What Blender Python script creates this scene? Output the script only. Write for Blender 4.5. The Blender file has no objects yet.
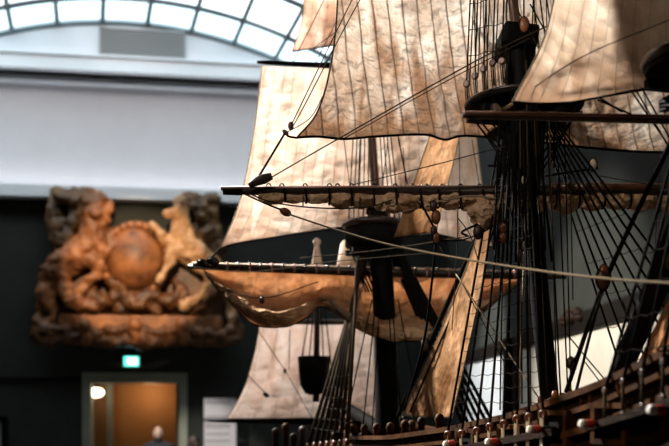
import bpy, bmesh, math, random
from mathutils import Vector, noise
random.seed(7)
R = math.radians
C = bpy.context.scene.collection
SC = bpy.context.scene
# ------------------------------------------------------------------ camera
F, CX, CY, CZ = 930.0, 334.5, 400.0, 2.1
cam_d = bpy.data.cameras.new('camera'); cam = bpy.data.objects.new('camera', cam_d); C.objects.link(cam)
cam.location = (0, 0, CZ); cam.rotation_euler = (R(90), 0, 0)
cam_d.sensor_width = 36; cam_d.lens = F / 669 * 36; cam_d.shift_y = 177 / 669
cam_d.clip_start = .05; cam_d.clip_end = 200
cam_d.dof.use_dof = True; cam_d.dof.focus_distance = 2.98; cam_d.dof.aperture_fstop = 2.8
SC.camera = cam

def P(px, py, Y):
    return Vector(((px - CX) * Y / F, Y, CZ + (CY - py) * Y / F))

# ------------------------------------------------------------------ node helpers
def new_mat(name):
    m = bpy.data.materials.new(name); m.use_nodes = True
    nt = m.node_tree; nt.nodes.clear()
    out = nt.nodes.new('ShaderNodeOutputMaterial')
    return m, nt, out
def N(nt, t, **kw):
    n = nt.nodes.new(t)
    for k, v in kw.items():
        if k in n.inputs: n.inputs[k].default_value = v
        else: setattr(n, k, v)
    return n
def L(nt, a, b): nt.links.new(a, b)
def ramp(nt, fac, stops):
    r = nt.nodes.new('ShaderNodeValToRGB'); e = r.color_ramp.elements
    while len(e) < len(stops): e.new(.5)
    for i, (p, c) in enumerate(stops):
        e[i].position = p; e[i].color = (*c, 1) if len(c) == 3 else c
    L(nt, fac, r.inputs['Fac']); return r.outputs['Color']
def mixc(nt, f, a, b, mode='MIX'):
    m = nt.nodes.new('ShaderNodeMix'); m.data_type = 'RGBA'; m.blend_type = mode
    for s, v in ((m.inputs[0], f), (m.inputs[6], a), (m.inputs[7], b)):
        if hasattr(v, 'node'): L(nt, v, s)
        elif isinstance(v, (int, float)): s.default_value = v
        else: s.default_value = (*v, 1)
    return m.outputs[2]
def mth(nt, op, a, b=None, c=None):
    m = nt.nodes.new('ShaderNodeMath'); m.operation = op
    for i, v in enumerate((a, b, c)):
        if v is None: continue
        if hasattr(v, 'node'): L(nt, v, m.inputs[i])
        else: m.inputs[i].default_value = v
    return m.outputs[0]

def simple(name, c1, c2=None, scale=8, rough=.6, bump=.15, stretch=(1, 1, 1), metal=0, spec=.5, bscale=None):
    m, nt, out = new_mat(name)
    b = N(nt, 'ShaderNodeBsdfPrincipled', Roughness=rough, Metallic=metal)
    b.inputs['Specular IOR Level'].default_value = spec
    tc = N(nt, 'ShaderNodeTexCoord'); mp = N(nt, 'ShaderNodeMapping', Scale=stretch)
    L(nt, tc.outputs['Object'], mp.inputs['Vector'])
    nz = N(nt, 'ShaderNodeTexNoise', Scale=scale, Detail=5.0, Roughness=.6)
    L(nt, mp.outputs[0], nz.inputs['Vector'])
    c2 = c2 or tuple(x * .75 for x in c1)
    L(nt, ramp(nt, nz.outputs['Fac'], [(.32, c2), (.68, c1)]), b.inputs['Base Color'])
    if bump:
        nb = N(nt, 'ShaderNodeTexNoise', Scale=bscale or scale * 2.5, Detail=4.0)
        L(nt, mp.outputs[0], nb.inputs['Vector'])
        bp = N(nt, 'ShaderNodeBump', Strength=bump, Distance=.01); L(nt, nb.outputs['Fac'], bp.inputs['Height'])
        L(nt, bp.outputs[0], b.inputs['Normal'])
    L(nt, b.outputs[0], out.inputs[0]); return m

def emit(name, col, s):
    m, nt, out = new_mat(name)
    e = N(nt, 'ShaderNodeEmission', Color=(*col, 1), Strength=s); L(nt, e.outputs[0], out.inputs[0]); return m

def linen(name, light, dark, stain, seams=0, seam_w=.07, seam_dark=.55, stain_amt=.5, foot=.5, transl=.25, crumple=.5, cscale=38, loc=0):
    m, nt, out = new_mat(name)
    tc = N(nt, 'ShaderNodeTexCoord')
    sep = N(nt, 'ShaderNodeSeparateXYZ'); L(nt, tc.outputs['UV'], sep.inputs[0])
    u, v = sep.outputs[0], sep.outputs[1]
    ob = N(nt, 'ShaderNodeMapping', Location=(loc, loc, 0)); L(nt, tc.outputs['Object'], ob.inputs[0])
    n1 = N(nt, 'ShaderNodeTexNoise', Scale=9.0, Detail=6.0, Roughness=.65); L(nt, ob.outputs[0], n1.inputs['Vector'])
    col = ramp(nt, n1.outputs['Fac'], [(.3, dark), (.66, light)])
    # vertical runs of brown staining, heavier towards the foot
    mp = N(nt, 'ShaderNodeMapping', Scale=(10, 1, 2.2), Location=(loc * 1.7, 0, loc)); L(nt, tc.outputs['Object'], mp.inputs[0])
    n2 = N(nt, 'ShaderNodeTexNoise', Scale=1.0, Detail=5.0, Roughness=.6, Distortion=.6); L(nt, mp.outputs[0], n2.inputs['Vector'])
    vv = mth(nt, 'MULTIPLY', mth(nt, 'POWER', v, 3.5), foot)
    s = mth(nt, 'ADD', n2.outputs['Fac'], mth(nt, 'MULTIPLY', vv, .3))
    sm = ramp(nt, s, [(.54, (0, 0, 0)), (.76, (1, 1, 1))])
    col = mixc(nt, mth(nt, 'MULTIPLY', sm, stain_amt), col, stain)
    n5 = N(nt, 'ShaderNodeTexNoise', Scale=3.3, Detail=7.0, Roughness=.7); L(nt, ob.outputs[0], n5.inputs['Vector'])
    bl = ramp(nt, n5.outputs['Fac'], [(.56, (0, 0, 0)), (.7, (1, 1, 1))])
    col = mixc(nt, mth(nt, 'MULTIPLY', bl, stain_amt * .7), col, tuple(x * .6 for x in stain))
    # crumple: shading of the creases is also put into the colour
    wn_ = N(nt, 'ShaderNodeTexNoise', Scale=cscale * .5, Detail=3.0); L(nt, ob.outputs[0], wn_.inputs['Vector'])
    wv = mixc(nt, .045, ob.outputs[0], wn_.outputs['Color'])
    sq = N(nt, 'ShaderNodeMapping', Scale=(1, 1, 1.5)); L(nt, wv, sq.inputs[0])
    v1 = N(nt, 'ShaderNodeTexVoronoi', Scale=cscale * .55); L(nt, sq.outputs[0], v1.inputs['Vector'])
    v2 = N(nt, 'ShaderNodeTexVoronoi', Scale=cscale * 1.3); L(nt, sq.outputs[0], v2.inputs['Vector'])
    cr = mth(nt, 'ADD', v1.outputs['Distance'], mth(nt, 'MULTIPLY', v2.outputs['Distance'], .5))
    col = mixc(nt, 1.0, col, ramp(nt, cr, [(.25, (.86, .83, .80)), (.85, (1, 1, 1))]), 'MULTIPLY')
    h = mth(nt, 'MULTIPLY', cr, 1.0)
    if seams:
        wob = N(nt, 'ShaderNodeTexNoise', Scale=4.0); L(nt, tc.outputs['UV'], wob.inputs['Vector'])
        fu = mth(nt, 'FRACT', mth(nt, 'ADD', mth(nt, 'MULTIPLY', u, float(seams)), mth(nt, 'MULTIPLY', wob.outputs['Fac'], .5)))
        d = mth(nt, 'ABSOLUTE', mth(nt, 'SUBTRACT', fu, .5))
        msk = ramp(nt, d, [(0, (1, 1, 1)), (seam_w, (.75, .75, .75)), (seam_w * 1.5, (0, 0, 0))])
        fd = N(nt, 'ShaderNodeTexNoise', Scale=5.0, Detail=3.0); L(nt, ob.outputs[0], fd.inputs['Vector'])
        msk = mth(nt, 'MULTIPLY', msk, ramp(nt, fd.outputs['Fac'], [(.3, (.35, .35, .35)), (.65, (1, 1, 1))]))
        col = mixc(nt, mth(nt, 'MULTIPLY', msk, seam_dark), col, tuple(x * .35 for x in stain))
        h = mth(nt, 'ADD', h, mth(nt, 'MULTIPLY', msk, .25))
    bp = N(nt, 'ShaderNodeBump', Strength=min(1, crumple * 1.3), Distance=.55 / cscale); L(nt, h, bp.inputs['Height'])
    b = N(nt, 'ShaderNodeBsdfPrincipled', Roughness=.88); b.inputs['Specular IOR Level'].default_value = .025
    L(nt, col, b.inputs['Base Color']); L(nt, bp.outputs[0], b.inputs['Normal'])
    t = N(nt, 'ShaderNodeBsdfTranslucent'); L(nt, col, t.inputs['Color']); L(nt, bp.outputs[0], t.inputs['Normal'])
    mx = N(nt, 'ShaderNodeMixShader', Fac=transl); L(nt, b.outputs[0], mx.inputs[1]); L(nt, t.outputs[0], mx.inputs[2])
    L(nt, mx.outputs[0], out.inputs[0]); return m

def rope_mat(name, c):
    m, nt, out = new_mat(name)
    tc = N(nt, 'ShaderNodeTexCoord'); w = N(nt, 'ShaderNodeTexWave', Scale=120.0, Distortion=2.0)
    w.bands_direction = 'DIAGONAL'
    L(nt, tc.outputs['Object'], w.inputs['Vector'])
    b = N(nt, 'ShaderNodeBsdfPrincipled', Roughness=.8); b.inputs['Specular IOR Level'].default_value = .02
    L(nt, ramp(nt, w.outputs['Fac'], [(0, tuple(x * .55 for x in c)), (1, c)]), b.inputs['Base Color'])
    L(nt, b.outputs[0], out.inputs[0]); return m

M = {}
M['topsail'] = linen('linen_main_topsail', (.96, .93, .89), (.82, .73, .64), (.44, .24, .11), 30, .045, .7, .72, 1.0, 0.5, .65, 34)
M['fore_topsail'] = linen('linen_fore_topsail', (.94, .87, .81), (.84, .73, .65), (.55, .32, .17), 22, .05, .25, .4, .5, 0.5, .3, 16, 3)
M['topgallant'] = linen('linen_topgallant', (.94, .87, .81), (.84, .72, .64), (.52, .24, .09), 16, .05, .25, .45, .7, 0.5, .3, 16, 5)
M['mizzen_topsail'] = linen('linen_mizzen_topsail', (.95, .88, .80), (.80, .68, .57), (.46, .27, .15), 18, .05, .12, .5, .8, .6, .35, 14, 9)
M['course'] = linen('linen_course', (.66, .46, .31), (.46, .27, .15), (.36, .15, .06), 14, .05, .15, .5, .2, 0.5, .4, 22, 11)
M['sprit'] = linen('linen_sprit_topsail', (.94, .88, .84), (.86, .74, .67), (.55, .32, .19), 9, .04, .2, .45, .0, 0.5, .3, 14, 14)
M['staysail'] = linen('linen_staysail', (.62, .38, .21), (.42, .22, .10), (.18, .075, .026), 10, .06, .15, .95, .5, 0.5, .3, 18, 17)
M['furled'] = linen('linen_furled', (.66, .44, .27), (.36, .21, .11), (.22, .10, .04), 0, 0, 0, .7, .2, .1, .8, 40, 21)
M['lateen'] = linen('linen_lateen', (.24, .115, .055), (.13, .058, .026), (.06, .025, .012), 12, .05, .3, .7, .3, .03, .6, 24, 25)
M['tar'] = rope_mat('tarred_rope', (.009, .008, .006))
M['rat'] = rope_mat('dark_rope', (.010, .008, .006))
M['hemp'] = rope_mat('hemp_rope', (.34, .27, .18))
M['thin'] = rope_mat('brown_line', (.06, .044, .028))
M['spar'] = simple('dark_stained_spar', (.030, .016, .011), (.012, .007, .005), 14, .33, .1, (1, 1, .2))
M['spar_red'] = simple('varnished_spar', (.17, .065, .028), (.08, .03, .014), 10, .38, .1, (1, 1, .15))
M['jack'] = simple('pinkish_highlight_batten', (.34, .16, .12), (.2, .08, .055), 14, .35, .1)  # pink tone imitates the highlight along the yard tops
M['black'] = simple('black_paint_and_shade', (.006, .0055, .0055), (.003, .003, .003), 10, .65, .05, spec=.06)  # black paint; also colours in shade on the main top and gun ports
M['block'] = simple('red_brown_block', (.33, .115, .05), (.18, .055, .025), 30, .35, .1)
M['blockdark'] = simple('dark_block', (.06, .03, .02), (.03, .016, .011), 30, .4, .1)
M['dead'] = simple('russet_deadeye', (.17, .05, .02), (.08, .024, .010), 40, .42, .1)
M['hull'] = simple('oiled_hull_planks', (.024, .012, .007), (.010, .006, .004), 9, .6, .3, (.6, .6, 5), spec=.06)
M['ochre'] = simple('ochre_rail', (.085, .032, .006), (.018, .007, .002), 12, .6, .2, spec=.08)
M['deck'] = simple('deck_planks', (.06, .035, .02), (.03, .018, .01), 10, .6, .2, (.4, 4, 1))
M['gun'] = simple('gun_green_black', (.018, .024, .02), (.009, .012, .010), 20, .5, .05, spec=.15)
M['red'] = simple('red_paint', (.5, .05, .025), (.35, .03, .018), 30, .4, .0)
M['white'] = simple('white_paint', (.85, .83, .78), (.7, .68, .62), 30, .4, .0)
M['pale'] = simple('pale_cloth_cap', (.72, .58, .46), (.5, .36, .25), 20, .8, .2)
M['grey_wall'] = simple('dark_grey_green_wall', (.042, .045, .040), (.034, .037, .033), 3, .85, .03, spec=.15)
M['plaster'] = simple('white_plaster', (.80, .77, .79), (.76, .73, .75), 2, .8, .03, spec=.2)
M['trimw'] = simple('white_gloss_trim', (.90, .92, .95), (.85, .88, .92), 3, .5, .02)
M['floor'] = simple('dark_stone_floor', (.11, .105, .10), (.07, .066, .062), 4, .5, .05)
M['ceil'] = simple('ceiling_plaster', (.35, .35, .36), (.3, .3, .31), 3, .85, .03)
M['vent'] = simple('grey_vent', (.40, .385, .38), (.35, .335, .33), 60, .7, .1)
M['steel'] = simple('grey_glazing_bar', (.13, .16, .17), (.10, .13, .14), 6, .5, .03)
M['oak'] = simple('gilded_carved_oak', (.42, .155, .045), (.10, .034, .012), 3.2, .5, .8, bscale=9)
M['oakdark'] = simple('dark_carved_oak', (.20, .078, .024), (.045, .017, .007), 4, .5, .9, bscale=10)
M['oakolive'] = simple('olive_gilt_oak', (.22, .11, .04), (.05, .024, .010), 4, .5, 1, bscale=10)
M['oakpale'] = simple('pale_gilded_oak', (.62, .37, .19), (.30, .14, .05), 4, .5, .4, bscale=7)
M['doorframe'] = simple('grey_green_frame', (.30, .315, .25), (.26, .275, .215), 4, .6, .02)
M['rust'] = simple('rust_brown_panel', (.46, .20, .06), (.40, .17, .05), 2, .65, .02)
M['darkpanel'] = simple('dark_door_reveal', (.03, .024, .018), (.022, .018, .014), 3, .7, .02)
M['board'] = simple('pale_board', (.62, .60, .63), (.55, .53, .56), 5, .6, .02)
M['ink'] = simple('dark_print', (.06, .06, .07), (.04, .04, .045), 40, .7, 0)
M['cream'] = simple('cream_canvas', (.83, .78, .68), (.66, .61, .52), 2.2, .7, .05)
M['bluewhite'] = simple('pale_blue_canvas', (.72, .75, .78), (.52, .55, .58), 2.0, .7, .05)
M['frame'] = simple('black_brown_frame', (.012, .008, .006), (.006, .005, .004), 6, .6, .2, spec=.1)
M['framegilt'] = simple('worn_gilt', (.035, .014, .006), (.012, .006, .003), 8, .6, .5, spec=.15)
M['skin'] = simple('skin', (.62, .40, .31), (.55, .34, .26), 10, .55, .03)
M['hair'] = simple('auburn_hair', (.10, .035, .018), (.05, .018, .010), 40, .6, .3, (1, 1, .2))
M['greyhair'] = simple('dark_beard', (.035, .03, .028), (.02, .018, .017), 40, .7, .3)
M['navy'] = simple('dark_jacket', (.03, .032, .04), (.02, .021, .027), 20, .85, .1)
M['pink'] = simple('dusty_pink_top', (.42, .22, .2), (.34, .17, .16), 20, .85, .1)
M['eye'] = simple('dark_eye', (.02, .015, .012), (.015, .01, .01), 20, .3, 0)
M['signgreen'] = emit('lit_teal', (.10, .85, .68), 2.2)
M['signwhite'] = emit('lit_sign_face', (.72, 1, .93), 3.2)
M['lamp'] = emit('lamp_glow', (1, .86, .62), 7)
def glass(name, tint):
    m, nt, out = new_mat(name)
    t = N(nt, 'ShaderNodeBsdfTransparent', Color=(*tint, 1)); g = N(nt, 'ShaderNodeBsdfGlossy', Roughness=.1)
    fr = N(nt, 'ShaderNodeFresnel', IOR=1.3)
    mx = N(nt, 'ShaderNodeMixShader'); L(nt, fr.outputs[0], mx.inputs[0]); L(nt, t.outputs[0], mx.inputs[1]); L(nt, g.outputs[0], mx.inputs[2])
    L(nt, mx.outputs[0], out.inputs[0]); return m
M['glass'] = glass('skylight_glass', (.95, .985, 1))
M['glassblue'] = glass('skylight_glass_blue', (.74, .90, .95))

# ------------------------------------------------------------------ mesh helpers
def catmull(pts, n=8):
    pts = [Vector(p) for p in pts]
    if len(pts) < 3:
        return [pts[0].lerp(pts[-1], i / n) for i in range(n + 1)]
    out = []
    for i in range(len(pts) - 1):
        p1, p2 = pts[i], pts[i + 1]
        p0 = pts[i - 1] if i else p1 * 2 - p2
        p3 = pts[i + 2] if i + 2 < len(pts) else p2 * 2 - p1
        for k in range(n):
            t = k / n
            out.append(.5 * ((2 * p1) + (p2 - p0) * t + (2 * p0 - 5 * p1 + 4 * p2 - p3) * t * t + (3 * p1 - p0 - 3 * p2 + p3) * t ** 3))
    out.append(pts[-1]); return out
def arc_sample(pts, n):
    c = catmull(pts, 12); d = [0]
    for a, b in zip(c, c[1:]): d.append(d[-1] + (b - a).length)
    out, j = [], 0
    for i in range(n + 1):
        t = d[-1] * i / n
        while j < len(d) - 2 and d[j + 1] < t: j += 1
        k = (t - d[j]) / max(1e-9, d[j + 1] - d[j]); out.append(c[j].lerp(c[j + 1], min(1, k)))
    return out

class MB:
    def __init__(s): s.v = []; s.f = []; s.uv = None
    def tube(s, pts, rad, n=8, cap=True):
        pts = [Vector(p) for p in pts]; m = len(pts)
        rr = rad if hasattr(rad, '__len__') else [rad] * m
        if len(rr) != m: rr = [rr[0] + (rr[-1] - rr[0]) * i / (m - 1) for i in range(m)]
        t0 = (pts[1] - pts[0]).normalized()
        up = Vector((0, 0, 1)) if abs(t0.z) < .9 else Vector((0, 1, 0))
        a = t0.cross(up).normalized(); base = len(s.v)
        for i, p in enumerate(pts):
            t = (pts[min(m - 1, i + 1)] - pts[max(0, i - 1)]).normalized()
            a = (a - t * a.dot(t)).normalized(); b = t.cross(a)
            for k in range(n):
                q = 2 * math.pi * k / n; s.v.append(p + (a * math.cos(q) + b * math.sin(q)) * rr[i])
        for i in range(m - 1):
            for k in range(n):
                k2 = (k + 1) % n
                s.f.append((base + i * n + k, base + i * n + k2, base + (i + 1) * n + k2, base + (i + 1) * n + k))
        if cap:
            s.f.append(tuple(base + k for k in range(n - 1, -1, -1))); s.f.append(tuple(base + (m - 1) * n + k for k in range(n)))
        return s
    def ell(s, c, r, nu=12, nv=8, ax=None):
        c = Vector(c); r = Vector(r) if hasattr(r, '__len__') else Vector((r, r, r)); base = len(s.v)
        X, Y, Z = ax or (Vector((1, 0, 0)), Vector((0, 1, 0)), Vector((0, 0, 1)))
        for j in range(nv + 1):
            th = math.pi * j / nv
            for i in range(nu):
                ph = 2 * math.pi * i / nu
                s.v.append(c + X * (r.x * math.sin(th) * math.cos(ph)) + Y * (r.y * math.sin(th) * math.sin(ph)) + Z * (r.z * math.cos(th)))
        for j in range(nv):
            for i in range(nu):
                i2 = (i + 1) % nu
                s.f.append((base + j * nu + i, base + (j + 1) * nu + i, base + (j + 1) * nu + i2, base + j * nu + i2))
        return s
    def hexa(s, p):           # 8 points: bottom 4 then top 4
        b = len(s.v); s.v += [Vector(q) for q in p]
        for q in ((3, 2, 1, 0), (4, 5, 6, 7), (0, 1, 5, 4), (1, 2, 6, 5), (2, 3, 7, 6), (3, 0, 4, 7)): s.f.append(tuple(b + i for i in q))
        return s
    def box(s, c, d, ax=None):
        c = Vector(c); X, Y, Z = ax or (Vector((1, 0, 0)), Vector((0, 1, 0)), Vector((0, 0, 1)))
        X, Y, Z = X * d[0] / 2, Y * d[1] / 2, Z * d[2] / 2
        return s.hexa([c - X - Y - Z, c + X - Y - Z, c + X + Y - Z, c - X + Y - Z, c - X - Y + Z, c + X - Y + Z, c + X + Y + Z, c - X + Y + Z])
    def lathe(s, c, prof, n=20, ax=None):   # prof: (r, h) along axis Z
        c = Vector(c); X, Y, Z = ax or (Vector((1, 0, 0)), Vector((0, 1, 0)), Vector((0, 0, 1))); base = len(s.v); m = len(prof)
        for r, h in prof:
            for k in range(n):
                q = 2 * math.pi * k / n; s.v.append(c + (X * math.cos(q) + Y * math.sin(q)) * r + Z * h)
        for i in range(m - 1):
            for k in range(n):
                k2 = (k + 1) % n; s.f.append((base + i * n + k, base + i * n + k2, base + (i + 1) * n + k2, base + (i + 1) * n + k))
        s.f.append(tuple(base + k for k in range(n - 1, -1, -1))); s.f.append(tuple(base + (m - 1) * n + k for k in range(n)))
        return s
    def grid(s, fn, nu, nv, uv=True):
        base = len(s.v)
        if s.uv is None: s.uv = {}
        for j in range(nv + 1):
            for i in range(nu + 1):
                s.uv[len(s.v)] = (i / nu, j / nv); s.v.append(Vector(fn(i / nu, j / nv)))
        for j in range(nv):
            for i in range(nu):
                a = base + j * (nu + 1) + i; s.f.append((a, a + nu + 1, a + nu + 2, a + 1))
        return s
    def build(s, name, mat, parent=None, smooth=True, label=None, mods=(), auto=None):
        off = Vector((0, 0, 0)); q = parent
        while q: off += q.location; q = q.parent
        me = bpy.data.meshes.new(name)
        me.from_pydata([tuple(v - off) for v in s.v], [], s.f); me.update()
        if s.uv:
            ul = me.uv_layers.new(name='UVMap')
            for lp in me.loops: ul.data[lp.index].uv = s.uv.get(lp.vertex_index, (0, 0))
        me.materials.append(M[mat] if isinstance(mat, str) else mat)
        if smooth:
            for p in me.polygons: p.use_smooth = len(p.vertices) < 7
        o = bpy.data.objects.new(name, me); C.objects.link(o)
        if parent: o.parent = parent
        if label: o['label'] = label
        for t, kw in mods:
            md = o.modifiers.new(t.lower(), t)
            for k, v in kw.items(): setattr(md, k, v)
        return o
def thing(name, loc, label, cat, group=None):
    o = bpy.data.objects.new(name, None); C.objects.link(o); o.location = loc; o.empty_display_size = .1
    o['label'] = label; o['category'] = cat
    if group: o['group'] = group
    return o
def struct(o, label=None):
    o['kind'] = 'structure'
    if label: o['label'] = label
    return o

# ------------------------------------------------------------------ the hall
TB = .15; B = math.atan(TB); D0 = 17.0
wd = Vector((math.cos(B), math.sin(B), 0)); wn = Vector((math.sin(B), -math.cos(B), 0)); ZU = Vector((0, 0, 1))
def WL(px, py, off=0.0):
    t = (px - CX) / F; Y = (D0 - off / math.cos(B)) / (1 - TB * t)
    return P(px, py, Y)
def wquad(mb, x0, y0, x1, y1, off, th):      # straight-edged slab on the end wall, front face at off
    p = [WL(x0, y1, off - th), WL(x1, y1, off - th), WL(x1, y1, off), WL(x0, y1, off)]
    a, b, c, d = WL(x0, y1, off), WL(x1, y1, off), WL(x1, y0, off), WL(x0, y0, off)
    zb, zt = (a.z + b.z) / 2, (c.z + d.z) / 2
    return wslab(mb, a, b, zb, zt, off, th)
def wslab(mb, a, b, zb, zt, off, th):
    a = Vector((a.x, a.y, 0)); b = Vector((b.x, b.y, 0)); k = wn * -th
    return mb.hexa([a + ZU * zb, b + ZU * zb, b + k + ZU * zb, a + k + ZU * zb, a + ZU * zt, b + ZU * zt, b + k + ZU * zt, a + k + ZU * zt])
def wpt(x_along, off, z):  # point by metres along the wall (0 at X=0), off towards the room
    return Vector((0, D0, z)) + wd * x_along + wn * off
def wrange(mb, s0, s1, z0, z1, off, th):
    return wslab(mb, wpt(s0, off, 0), wpt(s1, off, 0), z0, z1, off, th)
def al(px, off=0): v = WL(px, 400, off) - Vector((0, D0, CZ)); return v.dot(wd)
def zz(px, py, off=0): return WL(px, py, off).z

S0, S1 = -11.0, 4.2
z_led = zz(115, 198.5, .3); z_ledt = zz(115, 187, .3)
z_cb = zz(130, 72.5, .45); z_ct = zz(130, 59, .45)
d0, d1 = al(86), al(184); z_dt = zz(135, 380)
w = MB()
wrange(w, S0, d0, 0, z_led, 0, .4); wrange(w, d1, S1, 0, z_led, 0, .4); wrange(w, d0, d1, z_dt, z_led, 0, .4)
struct(w.build('wall_far', 'grey_wall', smooth=False), 'dark grey end wall with the doorway')
w = MB(); wrange(w, S0, S1, z_ledt, z_cb + .1, -.12, .3); struct(w.build('wall_far_upper', 'plaster', smooth=False), 'white upper end wall under the cornice')
w = MB(); wrange(w, S0, S1, z_led, z_ledt, .30, .7); struct(w.build('trim_1', 'trimw', smooth=False), 'white ledge along the top of the dark wall')
w = MB(); wrange(w, S0, S1, z_cb, z_ct, .45, .7); wrange(w, S0, S1, z_ct, z_ct + .03, .50, .75); wrange(w, S0, S1, z_cb - .10, z_cb, .12, .3)
struct(w.build('trim_2', 'trimw', smooth=False), 'white projecting cornice')
# vault
arc_c = al(124, .5); RA = 7.3; z_ap = zz(124, 22, .3); HALF = R(39)
axis = Vector((.2588, -.9659, 0))
def arcp(a, dist, dr=0.0):
    return wpt(arc_c + (RA + dr) * math.sin(a), .3, z_ap - RA + (RA + dr) * math.cos(a)) + axis * dist
VL = 4.6  # vault cut short; unseen opaque ceiling beyond holds daylight off the ship
spring_z = z_ap - RA * (1 - math.cos(HALF))
w = MB(); n = 24
for i in range(n):
    a0, a1 = -HALF + 2 * HALF * i / n, -HALF + 2 * HALF * (i + 1) / n
    p0, p1 = arcp(a0, 0, .05), arcp(a1, 0, .05); k = wn * -.3
    f0, f1 = Vector((p0.x, p0.y, z_cb)), Vector((p1.x, p1.y, z_cb))
    p0.z = max(p0.z, z_cb + .01); p1.z = max(p1.z, z_cb + .01)
    w.hexa([f0, f1, f1 + k, f0 + k, p0, p1, p1 + k, p0 + k])
struct(w.build('wall_lunette', 'plaster', smooth=False), 'white lunette wall under the glass vault')
NB = 13; rows = [0, 1.05, 2.3, 3.5, VL]
bars = MB()
vault = MB(); vault_b = MB()
for i in range(NB):
    a0, a1 = -HALF + 2 * HALF * i / NB, -HALF + 2 * HALF * (i + 1) / NB
    for j in range(len(rows) - 1):
        tgt = vault_b if j == 0 else vault
        b = len(tgt.v); tgt.v += [arcp(a0, rows[j]), arcp(a1, rows[j]), arcp(a1, rows[j + 1]), arcp(a0, rows[j + 1])]; tgt.f.append((b, b + 1, b + 2, b + 3))
for i in range(NB + 1):
    a = -HALF + 2 * HALF * i / NB; bars.tube([arcp(a, 0, -.03), arcp(a, VL, -.03)], .042, 6)
for d in rows:
    bars.tube([arcp(-HALF + 2 * HALF * i / 40, d, -.03) for i in range(41)], .042, 6)
win = vault.build('window_1', 'glass', smooth=False); struct(win, 'glass barrel vault skylight')
o = vault_b.build('lower_pane_row', 'glassblue', win, smooth=False, label='bluish row of panes next to the wall')
o = bars.build('glazing_bars', 'steel', win)
# ceiling around the vault, near lunette of the vault, other walls, floor
XL, XR, YB, YF, ZC = -11.5, 2.1, -5.0, 18.2, spring_z
vl0, vl1, vr0, vr1 = arcp(-HALF, -1.5), arcp(-HALF, VL), arcp(HALF, -1.5), arcp(HALF, VL)
c = MB()
def slab(pts, z, th):
    c.hexa([(p[0], p[1], z) for p in pts] + [(p[0], p[1], z + th) for p in pts])
slab([(XL, vl1.y), (vl1.x, vl1.y), (vl0.x, vl0.y), (XL, YF)], ZC, .3)
slab([(vr1.x, vr1.y), (XR + .4, vr1.y), (XR + .4, YF), (vr0.x, vr0.y)], ZC, .3)
slab([(XL, YB), (XR + .4, YB), (XR + .4, vr1.y), (XL, vl1.y)], z_ap + .35, .3)
for q, e in ((vl1, XL), (vr1, XR + .4)):
    x0, x1 = min(q.x, e), max(q.x, e); c.hexa([(x0, q.y, ZC), (x1, q.y, ZC), (x1, q.y + .2, ZC), (x0, q.y + .2, ZC), (x0, q.y, z_ap + .4), (x1, q.y, z_ap + .4), (x1, q.y + .2, z_ap + .4), (x0, q.y + .2, z_ap + .4)])
for i in range(n):
    a0, a1 = -HALF + 2 * HALF * i / n, -HALF + 2 * HALF * (i + 1) / n
    p0, p1 = arcp(a0, VL, .06), arcp(a1, VL, .06); k = axis * .2
    f0, f1 = p0, p1; p0, p1 = Vector((f0.x, f0.y, z_ap + .4)), Vector((f1.x, f1.y, z_ap + .4))
    c.hexa([f0, f1, f1 + k, f0 + k, p0, p1, p1 + k, p0 + k])
struct(c.build('ceiling', 'ceil', smooth=False), 'plain ceiling round the vault')
w = MB(); w.box(((XL + XR) / 2, (YB + YF) / 2 + 2, -.1), (XR - XL + 6, YF - YB + 8, .2)); struct(w.build('floor', 'floor', smooth=False), 'dark stone floor')
w = MB(); w.box((XR + .2, (YB + YF) / 2, (z_ap + .6) / 2), (.4, YF - YB, z_ap + .6)); struct(w.build('wall_right', 'grey_wall', smooth=False), 'dark grey side wall')
w = MB(); w.box((XL - .2, (YB + YF) / 2, (z_ap + .6) / 2), (.4, YF - YB, z_ap + .6)); struct(w.build('wall_left', 'grey_wall', smooth=False), 'dark grey left wall')
w = MB(); w.box(((XL + XR) / 2, YB - .2, (z_ap + .6) / 2), (XR - XL, .4, z_ap + .6)); struct(w.build('wall_back', 'grey_wall', smooth=False), 'dark grey back wall')
# vent panel in the lunette
g = thing('vent_panel', wpt(al(142, .45), .34, zz(142, 57, .4)), 'grey rectangular louvred vent panel on the white lunette under the glass vault', 'vent')
v0, v1, vz0, vz1 = al(99, .36), al(185, .36), zz(142, 57.5, .36), zz(142, 29, .36)
m = MB(); wrange(m, v0, v1, vz0, vz1, .33, .02); m.build('backing', 'vent', g, False)
m = MB(); wrange(m, v0, v1, vz0, vz0 + .03, .37, .06); wrange(m, v0, v1, vz1 - .03, vz1, .37, .06); wrange(m, v0, v0 + .03, vz0, vz1, .37, .06); wrange(m, v1 - .03, v1, vz0, vz1, .37, .06); m.build('frame', 'vent', g, False)
m = MB()
for i in range(11):
    z = vz0 + (vz1 - vz0) * (i + .5) / 11
    m.hexa([wpt(v0, .36, z - .02), wpt(v1, .36, z - .02), wpt(v1, .34, z - .02 + .02), wpt(v0, .34, z), wpt(v0, .365, z - .012), wpt(v1, .365, z - .012), wpt(v1, .345, z + .01), wpt(v0, .345, z + .01)])
m.build('louvres', 'vent', g, False)
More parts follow.
